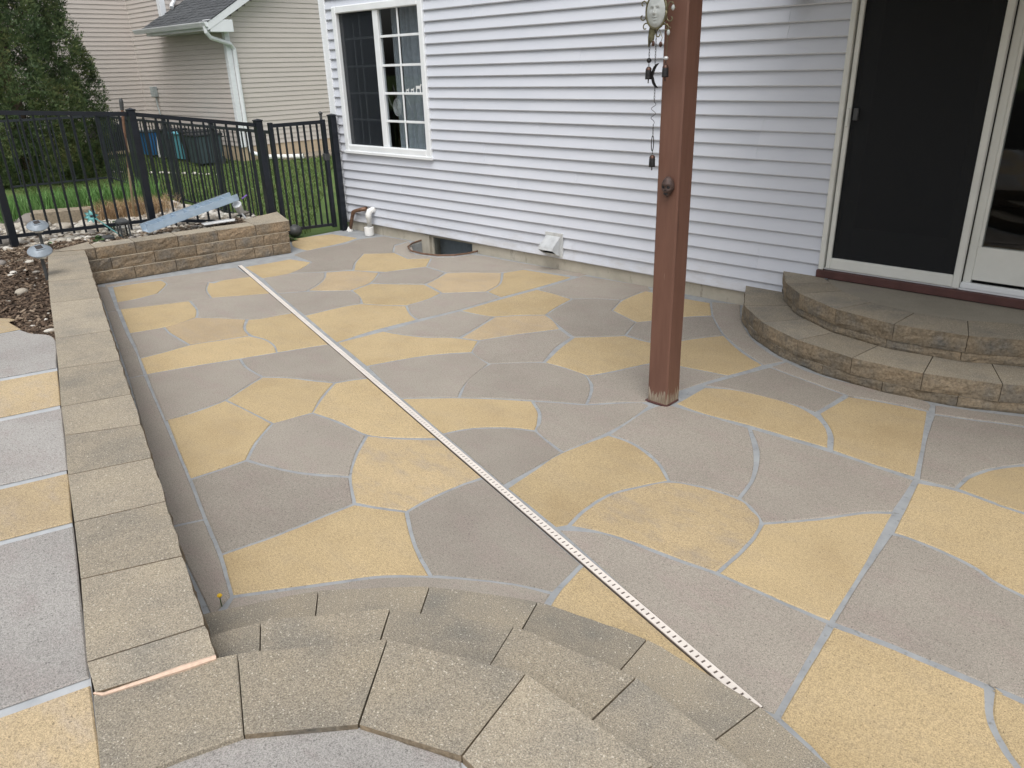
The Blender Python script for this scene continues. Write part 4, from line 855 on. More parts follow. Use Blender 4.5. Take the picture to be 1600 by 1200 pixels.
KX, KY, KZ = -2.182, 3.478, 1.228
sk = thing('skull_ornament', 'small dark brown skull ornament fixed on the brown post', 'ornament', (KX, KY, KZ-.05))
n, m = 22, 22; vs = []
for j in range(m+1):
    ph = math.pi*j/m
    for i in range(n):
        th = 2*math.pi*i/n; x, y, z = math.sin(ph)*math.cos(th), math.sin(ph)*math.sin(th), math.cos(ph)
        wx = .034*(1. if z > -.15 else 1-.42*min(1, (-.15-z)/.5)); p = [x*wx, y*.030, z*.052]
        if y < 0:
            def g(cx, cz, sx, sz): return math.exp(-((p[0]-cx)/sx)**2-((p[2]-cz)/sz)**2)
            p[1] += .017*(g(-.014,.000,.0085,.0075)+g(.014,.000,.0085,.0075))+.012*g(0,-.016,.004,.006)-.006*g(0,.012,.02,.005)-.005*(g(-.02,-.014,.007,.006)+g(.02,-.014,.007,.006))+.013*g(0,-.033,.016,.0035)-.004*g(0,-.026,.014,.004)-.004*g(0,-.043,.012,.005)
        vs.append((KX+p[0], KY-.012+p[1], KZ+p[2]))
mb = MB(); mb.add(vs, [(j*n+i, j*n+(i+1)%n, (j+1)*n+(i+1)%n, (j+1)*n+i) for j in range(m) for i in range(n)]); mb.build('skull', 'skull_brown', sk, smooth=True)
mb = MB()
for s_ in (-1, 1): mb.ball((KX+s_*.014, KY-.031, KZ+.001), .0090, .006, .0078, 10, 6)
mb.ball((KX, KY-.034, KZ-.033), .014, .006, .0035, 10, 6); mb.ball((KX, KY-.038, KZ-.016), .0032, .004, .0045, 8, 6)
mb.build('hollow_shade', 'dark_void', sk, smooth=True)  # shade of sockets, nose and mouth put in as near-black balls

# ================================================================== FENCES
def fence_post(par, x, y, z0, z1, w=.068, mat='fence_black', lean=0.):
    mb = MB(); mb.bbox(-w/2, w/2, -w/2, w/2, 0, z1-z0, .004); cp = MB()
    mb.v = [(vx+x+lean*vz/(z1-z0), vy+y, vz+z0) for vx, vy, vz in mb.v]; o = mb.build('post', mat, par)
    cp.bbox(x+lean-w/2-.006, x+lean+w/2+.006, y-w/2-.006, y+w/2+.006, z1, z1+.012, .003)
    cp.add([(x+lean+a*(w/2), y+b_*(w/2), z1+.012) for a, b_ in ((-1,-1),(1,-1),(1,1),(-1,1))]+[(x+lean, y, z1+.026)], [(0,1,4),(1,2,4),(2,3,4),(3,0,4)])
    cp.build('post_cap', mat, o)
def panel(par, a, b_, n, zb, zt, mat='fence_black', pw=.018, rail=(.040, .030), bottom=True, mid=False):
    """a,b (x,y); zb,zt = (at a, at b)"""
    A3 = lambda t, z: (a[0]+(b_[0]-a[0])*t, a[1]+(b_[1]-a[1])*t, z)
    mb = MB(); mb.bar(A3(0, zt[0]-rail[0]/2), A3(1, zt[1]-rail[0]/2), rail[1], rail[0]); mb.build('rail', mat, par)
    if bottom: mb = MB(); mb.bar(A3(0, zb[0]), A3(1, zb[1]), rail[1]*.95, rail[0]*.8); mb.build('rail', mat, par)
    hh = max(zt)-min(zb)-rail[0]*.9; pm = MB(); pm.box(-pw/2, pw/2, -pw/2, pw/2, 0, hh); me = raw_mesh(pm, 'picket', mat)
    for i in range(n):
        t = (i+1)/(n+1); z = zt[0]+(zt[1]-zt[0])*t-rail[0]*.9-hh; x, y, _ = A3(t, 0)
        inst('picket', me, par, (x, y, z))
P0, P1, P2, P3, P4 = (-9.03,.80), (-8.78,2.08), (-8.53,3.35), (-8.275,4.62), (-8.044,5.448)
yf = thing('yard_fence', 'black aluminium picket fence standing on the gravel bed behind the block wall', 'fence', (-8.6, 3.1, .3))
fence_post(yf, *P0, .25, 1.66); fence_post(yf, *P1, .25, 1.585, lean=.02); fence_post(yf, *P2, .25, 1.505, lean=.03); fence_post(yf, *P3, -.05, 1.325, .078)
panel(yf, P0, P1, 11, (.42,.40), (1.64,1.575)); panel(yf, P1, P2, 11, (.40,.39), (1.575,1.49)); panel(yf, P2, P3, 10, (.39,.20), (1.49,1.30))
gt_ = thing('garden_gate', 'narrow black picket gate hung between the fence and the house corner', 'gate', (-8.15, 5.05, 0))
GA, GB = (-8.235,4.745), (-8.075,5.335)
panel(gt_, GA, GB, 7, (.085,.085), (1.285,1.295))
for x, y in (GA, GB):
    mb = MB(); mb.bbox(x-.024,x+.024,y-.024,y+.024,.05,1.30,.004); mb.build('stile', 'fence_black', gt_)
mb = MB(); mb.bbox(-8.105,-8.05,5.30,5.37,.84,.92,.005); mb.build('latch', 'lamp_dark', gt_)
mb = MB(); mb.tube([(-8.09,5.33,1.29),(-8.09,5.33,1.36)], .016, 10); mb.ball((-8.09,5.33,1.37),.025,.025,.02); mb.build('latch_knob', 'lamp_dark', gt_)
gp = thing('gate_post', 'black square gate post beside the house corner trim', 'post', (P4[0], P4[1], 0))
fence_post(gp, *P4, -.02, 1.335, .075)
bf = thing('back_fence', 'second black picket fence running away across the lawn', 'fence', (-12, 5.1, 0))
Q = [(-8.36,4.80),(-10.05,4.94),(-11.8,5.09),(-13.6,5.26),(-15.5,5.50)]
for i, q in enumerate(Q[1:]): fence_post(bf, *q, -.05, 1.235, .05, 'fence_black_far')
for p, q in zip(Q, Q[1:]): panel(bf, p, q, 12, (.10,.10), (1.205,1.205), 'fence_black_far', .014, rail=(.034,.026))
bg_ = thing('far_gate', 'grey-railed fence panel in front of the cedar trees', 'fence', (-15.7, 4.9, 0))
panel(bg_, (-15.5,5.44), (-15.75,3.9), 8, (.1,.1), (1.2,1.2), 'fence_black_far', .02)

# ================================================================== GROUND BEYOND THE WALL
def smooth(a, b_, x): t = np.clip((x-a)/(b_-a), 0, 1); return t*t*(3-2*t)
def hgt(x, y):
    return .285*smooth(-12.2, -10.3, x)*(1-smooth(4.25, 4.78, y))-.02
def sheet(name, xs, ys, mat, keep=None, dz=0., rough=0., kind='structure'):
    X, Y = np.meshgrid(xs, ys); Z = hgt(X, Y)+dz
    if rough: Z = Z+rough*rng.standard_normal(X.shape)
    V = np.stack([X.ravel(), Y.ravel(), Z.ravel()], 1); nx = len(xs); F = []
    for j in range(len(ys)-1):
        for i in range(nx-1):
            if keep is None or keep((xs[i]+xs[i+1])/2, (ys[j]+ys[j+1])/2): F.append((j*nx+i, j*nx+i+1, (j+1)*nx+i+1, (j+1)*nx+i))
    o = np_mesh(name, V, F, mat); o['kind'] = kind; return o
lawn_x = np.concatenate([np.linspace(-220, -45, 12)[:-1], np.linspace(-45, -14, 40)[:-1], np.linspace(-14, -7.97, 40)])
lawn_y = np.concatenate([np.linspace(-120, -6, 10)[:-1], np.linspace(-6, 9, 70)[:-1], np.linspace(9, 200, 25)])
sheet('lawn', lawn_x, lawn_y, 'lawn', keep=lambda x, y: not (x > -8.0 and y > 5.7))
gx = np.linspace(-10.9, -8.0, 60); gy = np.linspace(1.2, 5.0, 70)
def gravel_in(x, y): return x > -10.55+.25*math.sin(y*2.3)+max(0, (3.2-y))*.10 and y < 4.75-.35*(x+8.2)*0
sheet('gravel_bed', gx, gy, 'soil_gravel', gravel_in, dz=.018, rough=.006)
# mulch bed between the wall, its edging and the upper patio
MUL = [(-8.25,2.9),(-8.0,2.30),(-7.85,2.15),(-6.79,1.80),(-5.18,1.33),(-5.16,1.315),(-5.32,1.27),(-5.71,1.21),(-6.11,1.18),(-6.9,1.10),(-9.3,1.5),(-9.3,2.6),(-8.75,2.95)]
mb = MB(); mb.prism(ccw(MUL), .1, .288); struct(mb.build('mulch_bed', 'mulch'))
mb = MB(); mb.prism(ccw([(-8.36,2.55),(-8.0,2.45),(-7.9,3.0),(-7.75,3.9),(-8.08,4.5),(-8.33,4.5),(-8.5,3.3)]), .1, .283); struct(mb.build('soil_strip', 'mulch'))
def scatter(n, bbox, test):
    out = []
    while len(out) < n:
        x = random.uniform(*bbox[0]); y = random.uniform(*bbox[1])
        if test(x, y): out.append((x, y))
    return np.array(out)
# wood chips
def chips(name, pts, zf, smin, smax, label):
    n = len(pts); V = np.zeros((n, 4, 3)); a = rng.uniform(0, 6.28, n); l_ = rng.uniform(smin, smax, n); w_ = l_*rng.uniform(.22, .5, n)
    ti = rng.uniform(-.5, .5, (n, 2)); z = zf(pts)+rng.uniform(.002, .016, n)
    for k, (i, j) in enumerate(((-1,-1),(1,-.8),(.9,1),(-1,.7))):
        V[:, k, 0] = pts[:, 0]+np.cos(a)*l_*i/2-np.sin(a)*w_*j/2; V[:, k, 1] = pts[:, 1]+np.sin(a)*l_*i/2+np.cos(a)*w_*j/2
        V[:, k, 2] = z+ti[:, 0]*l_*i/2+ti[:, 1]*w_*j/2
    F = np.arange(n*4).reshape(n, 4); o = np_mesh(name, V.reshape(-1, 3), F, 'chips', tint=rng.uniform(0, 1, n)**1.15)
    return stuff(o, label, 'mulch')
chips('wood_chips', scatter(9000, ((-9.0,-5.1),(1.15,2.95)), lambda x, y: in_poly(x, y, MUL)), lambda p: np.full(len(p), .288), .012, .05, 'loose brown wood chips and dry leaves covering the mulch bed')
chips('dry_litter', scatter(2500, ((-8.5,-7.75),(2.45,4.5)), lambda x, y: in_poly(x, y, [(-8.36,2.55),(-8.0,2.45),(-7.9,3.0),(-7.75,3.9),(-8.08,4.5),(-8.33,4.5),(-8.5,3.3)])), lambda p: np.full(len(p), .283), .015, .06, 'reddish dry bark litter between the wall and the fence')
# pebbles
import bmesh
bm = bmesh.new(); bmesh.ops.create_icosphere(bm, subdivisions=2, radius=1); ico_v = np.array([v.co[:] for v in bm.verts]); ico_f = np.array([[q.index for q in f.verts] for f in bm.faces]); bm.free()
bm = bmesh.new(); bmesh.ops.create_icosphere(bm, subdivisions=1, radius=1); ic1_v = np.array([v.co[:] for v in bm.verts]); ic1_f = np.array([[q.index for q in f.verts] for f in bm.faces]); bm.free()
def pebble_verts(base, c, s):
    ph = rng.uniform(0, 6.28, 3); v = base*(1+.13*np.sin(base@rng.normal(0, 1.6, (3, 3))+ph).sum(1, keepdims=True)*.5)
    v = v*np.array([s*rng.uniform(.8, 1.25), s*rng.uniform(.65, 1.), s*rng.uniform(.35, .6)]); a = rng.uniform(0, 6.28); ca, sa = math.cos(a), math.sin(a)
    v = np.stack([v[:, 0]*ca-v[:, 1]*sa, v[:, 0]*sa+v[:, 1]*ca, v[:, 2]], 1); return v+np.array(c)
def pebbles(name, pts, zf, smin, smax, label):
    V = []; F = []; T_ = []
    for i, (x, y) in enumerate(pts):
        s = random.uniform(smin, smax)*(1 if random.random() < .85 else 1.5); V.append(pebble_verts(ic1_v, (x, y, zf(x, y)+s*.22), s)); F.append(ic1_f+i*len(ic1_v)); T_.append(np.full(len(ic1_f), random.random()))
    o = np_mesh(name, np.concatenate(V), np.concatenate(F), 'pebble', tint=np.concatenate(T_))
    o.data.polygons.foreach_set('use_smooth', [True]*len(o.data.polygons)); return stuff(o, label, 'gravel')
hz = lambda x, y: float(hgt(np.array(x), np.array(y)))+.018
pebbles('river_gravel', scatter(2600, ((-10.6,-8.45),(1.2,4.75)), lambda x, y: gravel_in(x, y) and x < -8.48+.2*(y-3.3)), hz, .018, .052, 'rounded white and tan river gravel behind the fence')
pebbles('mulch_pebbles', scatter(150, ((-9.0,-5.2),(1.2,2.9)), lambda x, y: in_poly(x, y, MUL)), lambda x, y: .288, .007, .020, 'small pale pebbles strewn over the mulch')
pebbles('strip_pebbles', scatter(160, ((-8.7,-8.1),(2.6,4.5)), lambda x, y: True), lambda x, y: .288, .015, .04, 'pale pebbles along the foot of the fence')
def river_stone(x, y, z, s, tint, label, group=None):
    me_v = pebble_verts(ico_v, (x, y, z+s*.25), s); o = np_mesh('river_stone', me_v, ico_f, 'pebble', org=(x, y, z), tint=np.full(len(ico_f), tint))
    o.data.polygons.foreach_set('use_smooth', [True]*len(o.data.polygons)); return tag(o, label, 'stone', group)
for x, y, s, tn in ((-9.75,2.62,.11,.62),(-9.50,2.78,.09,.45),(-9.55,2.48,.12,.72),(-9.35,2.95,.10,.66),(-9.2,3.1,.08,.5),(-9.9,2.45,.10,.55),(-9.3,2.5,.09,.7),(-9.1,2.75,.075,.64),(-9.6,4.2,.09,.6),(-9.3,4.3,.10,.66),(-9.9,4.15,.085,.5),(-9.15,3.9,.09,.7),(-9.0,3.55,.08,.62)):
    river_stone(x, y, hz(x, y), s, tn, 'larger rounded pale river stone lying in the gravel behind the fence', 'large river stones in the gravel')
for x, y, s, tn in ((-7.55,1.72,.034,.74),(-7.48,1.68,.03,.76),(-7.9,1.95,.035,.72),(-8.05,1.75,.05,.1),(-7.42,1.86,.03,.1),(-5.52,1.37,.035,.78),(-6.75,1.55,.055,.35)):
    river_stone(x, y, .29, s, tn, 'single smooth stone lying on the brown mulch beside the block wall', 'stones on the mulch bed')
tag(river_stone(-10.05,2.62,hz(-10.05,2.62),.17,.05,'x'), 'dark grey flat rock next to the timber plank', 'rock')
tag(river_stone(-8.95,2.0,.29,.10,.05,'x'), 'dark stone at the foot of the fence post by the mulch', 'rock')
mb = MB(); mb.ball((-8.21,4.86,.065),.085,.085,.075,16,10); tag(mb.build('rubber_ball', 'lamp_dark', smooth=True), 'black rubber ball lying behind the end of the block wall', 'ball')

# timber plank in the gravel
mb = MB(); pa, pb_ = Vector((-9.95,2.60,.36)), Vector((-9.72,3.16,.36)); mb.bar(pa, pb_, .24, .16); mb.v = [(x+.01*mnoise.noise((x*9,y*9,z*9)), y, z+.012*mnoise.noise((x*5,y*7,z*4))) for x,y,z in mb.v]
tag(mb.build('timber_plank', 'wood_plank'), 'weathered grey timber plank lying on the gravel by the tall grass', 'plank')

# low edging blocks on the left
ed = thing('edging_blocks', 'row of low tan edging blocks along the far side of the mulch bed', 'edging', (-7.8, 1.5, .2))
ea, eb = Vector((-9.75,2.16)), Vector((-6.62,1.20)); et = (eb-ea).normalized(); en = Vector((et.y, -et.x)); L_ = (eb-ea).length; k = 0
while k*.4 < L_: rock_block(ed, ea+et*k*.4, ea+et*min(L_, (k+1)*.4), ea+et*min(L_, (k+1)*.4)+en*.3, ea+et*k*.4+en*.3, .2, .345, BM); k += 1

# ================================================================== GARDEN LIGHTS and BITS
def path_light(x, y, z, h, lean, label):
    t = thing('path_light', label, 'garden light', (x, y, z)); lx, ly = lean
    P = lambda hh: (x+lx*hh, y+ly*hh, z+hh)
    mb = MB(); mb.tube([P(-.05), P(h-.10)], .014, 10); mb.build('stake', 'lamp_dark', t)
    c = P(h-.10)
    mb = MB(); mb.lathe([(.0,.0),(.03,.002),(.042,.012),(.046,.03),(.042,.05),(.03,.06),(.0,.062)], c, 20); mb.build('globe', 'globe_glass', t, smooth=True)
    cv_ = Vector(c)+Vector((0,0,.06)); tilt = Matrix.Rotation(R(24), 3, Vector((0,0,1)).cross(Vector((-cv_.x, -cv_.y, 0)).normalized()))
    def tl(m_): m_.v = [tuple(cv_+tilt@(Vector(q)-cv_)) for q in m_.v]; return m_
    mb = MB(); mb.lathe([(.0,.062),(.085,.058),(.092,.063),(.088,.070),(.055,.088),(.05,.094),(.0,.096)], c, 28); hat = tl(mb).build('hat', 'lamp_silver', t, smooth=True)
    mb = MB(); mb.bbox(c[0]-.034,c[0]+.034,c[1]-.034,c[1]+.034,c[2]+.094,c[2]+.102,.003); tl(mb).build('solar_frame', 'lamp_silver', hat)
    mb = MB(); mb.box(c[0]-.026,c[0]+.026,c[1]-.026,c[1]+.026,c[2]+.1022,c[2]+.1035); tl(mb).build('solar_panel', 'solar_cell', hat)
path_light(-7.03, 1.83, .285, .29, (.02,-.02), 'silver solar path light leaning against the side of the block wall')
path_light(-8.02, 2.12, .285, .335, (.0,.0), 'silver solar path light behind the wall corner near the fence post')
def lantern(x, y, z, label, tip=None):
    t = thing('solar_lantern', label, 'garden light', (x, y, z))
    mb = MB(); mb.bbox(x-.055,x+.055,y-.055,y+.055,z+.145,z+.165,.004); mb.add([(x+a*.055,y+b_*.055,z+.165) for a,b_ in ((-1,-1),(1,-1),(1,1),(-1,1))]+[(x+a*.03,y+b_*.03,z+.19) for a,b_ in ((-1,-1),(1,-1),(1,1),(-1,1))],[(0,1,5,4),(1,2,6,5),(2,3,7,6),(3,0,4,7),(4,5,6,7)]); mb.build('cap', 'lamp_dark', t)
    for a in (-1,1):
        for b_ in (-1,1): mb = MB(); mb.bbox(x+a*.042-.007,x+a*.042+.007,y+b_*.042-.007,y+b_*.042+.007,z,z+.145,.002); mb.build('corner_post', 'lamp_dark', t)
    mb = MB(); mb.box(x-.036,x+.036,y-.036,y+.036,z+.01,z+.14); mb.build('glass_panel', 'glass', t)
    return t
lantern(-8.36, 2.98, .29, 'small dark square solar lantern standing in the soil behind the wall')
mb = MB(); mb.bbox(-8.42,-8.30,2.74,2.86,.29,.335,.01); tag(mb.build('lamp_base', 'lamp_dark'), 'black lamp base lying in the soil beside the square lantern', 'lamp part')
# long translucent plastic cover propped on a metal spotlight
cv = thing('plastic_cover', 'long translucent blue plastic light cover propped on the wall behind the blocks', 'light cover', (-8.1, 3.2, .32))
ca, cb = Vector((-8.16,3.12,.345)), Vector((-8.10,4.12,.545)); ct = (cb-ca).normalized(); cs_ = Vector((1,0,0)); cu = cs_.cross(ct); W = .085
def cpt(s, a, h): q = ca+ct*s+cs_*a+cu*h; return tuple(q)
Lc = (cb-ca).length
def slab(mb, s0, s1, a0, a1, h0, h1): 
    mb.add([cpt(s0,a0,h0),cpt(s1,a0,h0),cpt(s1,a1,h0),cpt(s0,a1,h0),cpt(s0,a0,h1),cpt(s1,a0,h1),cpt(s1,a1,h1),cpt(s0,a1,h1)],[(0,3,2,1),(4,5,6,7),(0,1,5,4),(1,2,6,5),(2,3,7,6),(3,0,4,7)])
mb = MB(); slab(mb, 0, Lc, -W, W, 0, .006); slab(mb, 0, Lc, -W, -W+.008, .006, .07); slab(mb, 0, Lc, W-.008, W, .006, .07); mb.build('tray', 'clear_blue_plastic', cv)
for i in range(7): mb = MB(); slab(mb, .05+i*.14, .058+i*.14, -W+.009, W-.009, .007, .066); mb.build('divider', 'clear_blue_plastic', cv)
for i in range(3): mb = MB(); slab(mb, .40+i*.16, .50+i*.16, -W+.02, W-.02, .0065, .009); mb.build('panel', 'lamp_silver', cv)
mb = MB(); slab(mb, -.0, Lc, -W-.012, -W-.001, .056, .074); mb.build('edge_strip', 'lamp_silver', cv)
sp = thing('metal_spotlight', 'small grey metal spotlight standing on the wall end under the plastic cover', 'spotlight', (-8.08, 4.12, .336))
mb = MB(); mb.tube([(-8.06,4.18,.337),(-8.08,4.14,.41)], .012, 8); mb.build('stem', 'steel_galvanised', sp)
mb = MB(); mb.tube([(-8.10,4.16,.40),(-8.05,4.10,.50)], .045, 14, rs=[.035,.05]); mb.build('head', 'steel_galvanised', sp)
mb = MB(); mb.tube([(-8.11,4.20,.54),(-8.12,4.27,.57)], .008, 8); tag(mb.build('purple_pin', 'purple_plastic'), 'small purple plastic pin at the top of the plastic cover', 'pin')
mb = MB(); mb.prism([(-8.13,3.70),(-8.02,3.68),(-7.99,4.02),(-8.06,4.05),(-8.12,3.98)], .338, .350, bev=.004); tag(mb.build('plastic_sheet', 'white_plastic'), 'flat white plastic piece lying on the wall below the plastic cover', 'plastic sheet')
# teal metal flower on a stem
fl = thing('metal_flower', 'teal metal garden flower on a thin bent stem by the fence', 'garden ornament', (-8.47, 2.92, .29))
hc = Vector((-8.66,2.80,.50)); mb = MB(); mb.tube([(-8.40,2.96,.30),(-8.50,2.90,.38),(-8.60,2.84,.46),tuple(hc)], .007, 7); mb.build('stem', 'metal_teal', fl)
fdir = Vector((.85,-.25,.45)).normalized(); fu = fdir.orthogonal().normalized(); fw = fdir.cross(fu)
for k in range(8):
    a = k*math.pi/4; d = math.cos(a)*fu+math.sin(a)*fw; s_ = -math.sin(a)*fu+math.cos(a)*fw
    mb = MB(); q = [hc+fdir*.01, hc+d*.035+s_*.02+fdir*.012, hc+d*.075+fdir*.0, hc+d*.035-s_*.02+fdir*.012]; mb.add([tuple(v) for v in q]+[tuple(v-fdir*.003) for v in q], [(0,1,2,3),(7,6,5,4),(0,4,5,1),(1,5,6,2),(2,6,7,3),(3,7,4,0)]); mb.build('petal', 'metal_teal', fl)
mb = MB(); mb.ball(tuple(hc+fdir*.015),.014,.014,.014); mb.build('centre', 'lamp_dark', fl)
# shovel standing behind the fence
sh = thing('long_handled_tool', 'wooden long-handled tool with dark grip standing upright behind the fence', 'tool', (-9.45, 3.52, .28))
mb = MB(); mb.tube([(-9.455,3.515,.22),(-9.43,3.565,.86)], .014, 10); mb.build('shaft', 'tool_wood', sh)
mb = MB(); mb.tube([(-9.43,3.565,.86),(-9.40,3.62,1.52)], .015, 10, rs=[.014,.016]); mb.build('shaft', 'copper_brown', sh)
mb = MB(); mb.tube([(-9.402,3.617,1.48),(-9.398,3.624,1.57),(-9.397,3.627,1.60)], .02, 10, rs=[.021,.023,.015]); mb.build('grip', 'lamp_dark', sh)
# yellow flower at the foot of the wall
df = thing('dandelion', 'tiny yellow dandelion growing where the wall meets the curved steps', 'flower', (-2.40, .905, 0))
mb = MB(); mb.tube([(-2.405,.908,-.002),(-2.402,.906,.03),(-2.400,.906,.045)], .002, 6); mb.build('stalk', 'weed', df)
mb = MB(); mb.lathe([(.0,.0),(.005,.0),(.010,.007),(.007,.012),(.0,.011)], (-2.400,.906,.045), 10); mb.build('flower_head', 'yellow_petal', df)

# ================================================================== VEGETATION
def blades(name, pts, zf, hmin, hmax, w, lean, mat, seg=2, org=None):
    n = len(pts); a = rng.uniform(0, 6.28, n); h = rng.uniform(hmin, hmax, n); la = rng.uniform(0, 6.28, n); ll = rng.uniform(.1, 1, n)*lean*h; z0 = zf(pts[:, 0], pts[:, 1])
    V = np.zeros((n, seg*2+1, 3))
    for s_ in range(seg):
        t = s_/seg; ww = w*(1-.6*t)
        for k, sg in ((0, -1), (1, 1)):
            V[:, s_*2+k, 0] = pts[:, 0]+np.cos(a)*ww*sg/2+np.cos(la)*ll*t**2; V[:, s_*2+k, 1] = pts[:, 1]+np.sin(a)*ww*sg/2+np.sin(la)*ll*t**2; V[:, s_*2+k, 2] = z0+h*t*(1-.15*t*ll/h)
    V[:, -1, 0] = pts[:, 0]+np.cos(la)*ll; V[:, -1, 1] = pts[:, 1]+np.sin(la)*ll; V[:, -1, 2] = z0+h*(1-.25*ll/h)
    q = seg*2+1; F = []
    for s_ in range(seg-1): F += [(s_*2, s_*2+1, s_*2+3), (s_*2, s_*2+3, s_*2+2)]
    F.append((seg*2-2, seg*2-1, seg*2)); F = np.array(F); FF = (F[None]+(np.arange(n)*q)[:, None, None]).reshape(-1, 3)
    return np_mesh(name, V.reshape(-1, 3), FF, mat, tint=np.repeat(rng.uniform(0, 1, n), len(F)), org=org or (0, 0, 0))
pts = np.stack([rng.uniform(-12.9, -10.35, 9500), rng.uniform(1.4, 4.35, 9500)], 1)
pts = pts[(pts[:, 0] < -10.4+.18*np.sin(pts[:, 1]*3)-.10*np.clip(3.2-pts[:, 1], 0, 5))]
stuff(blades('tall_grass', pts, lambda x, y: hgt(x, y), .20, .42, .012, .45, 'grass_tall', 3), 'tall bright green grass growing behind the gravel', 'grass')
pts = np.stack([rng.uniform(-22, -8.1, 90000), rng.uniform(4.0, 13, 90000)], 1)
pts = pts[~((pts[:, 0] > -8.3) & (pts[:, 1] < 5.5)) & (pts[:, 1] < 4.9-.75*(pts[:, 0]+8)) & ~((pts[:, 0] > -11.0) & (pts[:, 1] < 4.8)) & ~((pts[:, 0]<-16.6)&(pts[:,1]>8.8))]
stuff(blades('lawn_grass', pts, lambda x, y: hgt(x, y), .025, .065, .012, .5, 'grass_short', 1), 'short mown lawn grass beyond the fence', 'grass')
def dry_clump(x, y, z, n, label, group=None, hmax=.30, spread=.14):
    p = np.stack([x+rng.normal(0, spread*.5, n), y+rng.normal(0, spread*.6, n)], 1)
    o = blades('dry_grass_clump', p, lambda a, b_: np.full(len(a), z), .10, hmax, .005, 1.1, 'grass_dry', 3, org=(x, y, z)); return tag(o, label, 'dry grass', group)
for x, y in ((-9.62,3.30),(-9.58,3.58),(-9.62,3.86)): dry_clump(x, y, hz(x, y), 750, 'clump of dead straw-coloured ornamental grass behind the fence', 'dead ornamental grass clumps', .28, .17)
def weed(x, y, z, n, s, label):
    t = thing('weed_plant', label, 'weed', (x, y, z))
    for k in range(n):
        a = rng.uniform(0, 6.28); l_ = s*rng.uniform(.6, 1.2); c = Vector((x+math.cos(a)*l_*.7, y+math.sin(a)*l_*.7, z+s*rng.uniform(.2, .9))); d = Vector((math.cos(a), math.sin(a), rng.uniform(-.4, .4))).normalized(); sd_ = d.cross(Vector((0, 0, 1))).normalized()
        mb = MB(); m_ = s*.42; q = [c-d*m_, c-d*m_*.3+sd_*m_*.7, c+d*m_*.5+sd_*m_*.55, c+d*m_, c+d*m_*.5-sd_*m_*.55, c-d*m_*.3-sd_*m_*.7]
        mb.add([tuple(v+Vector((0, 0, .006*(i % 2)))) for i, v in enumerate(q)], [(0,1,2,3),(0,3,4,5)]); lf = mb.build('leaf', 'weed', t, fix=False)
        mb = MB(); mb.tube([(x, y, z), tuple((Vector((x, y, z))+c)/2+Vector((0, 0, .02))), tuple(c-d*m_)], .003, 5); mb.build('stalk', 'weed', t)
weed(-8.22, 2.66, .29, 9, .09, 'low leafy green weed growing just behind the wall cap')
weed(-8.75, 3.02, .30, 8, .12, 'broad-leaved green plant beside the dead grass')
weed(-8.45, 2.28, .29, 4, .06, 'tiny green seedling in the mulch by the wall corner')
weed(-8.52, 3.42, .30, 6, .10, 'slim green shoot growing against the fence post')

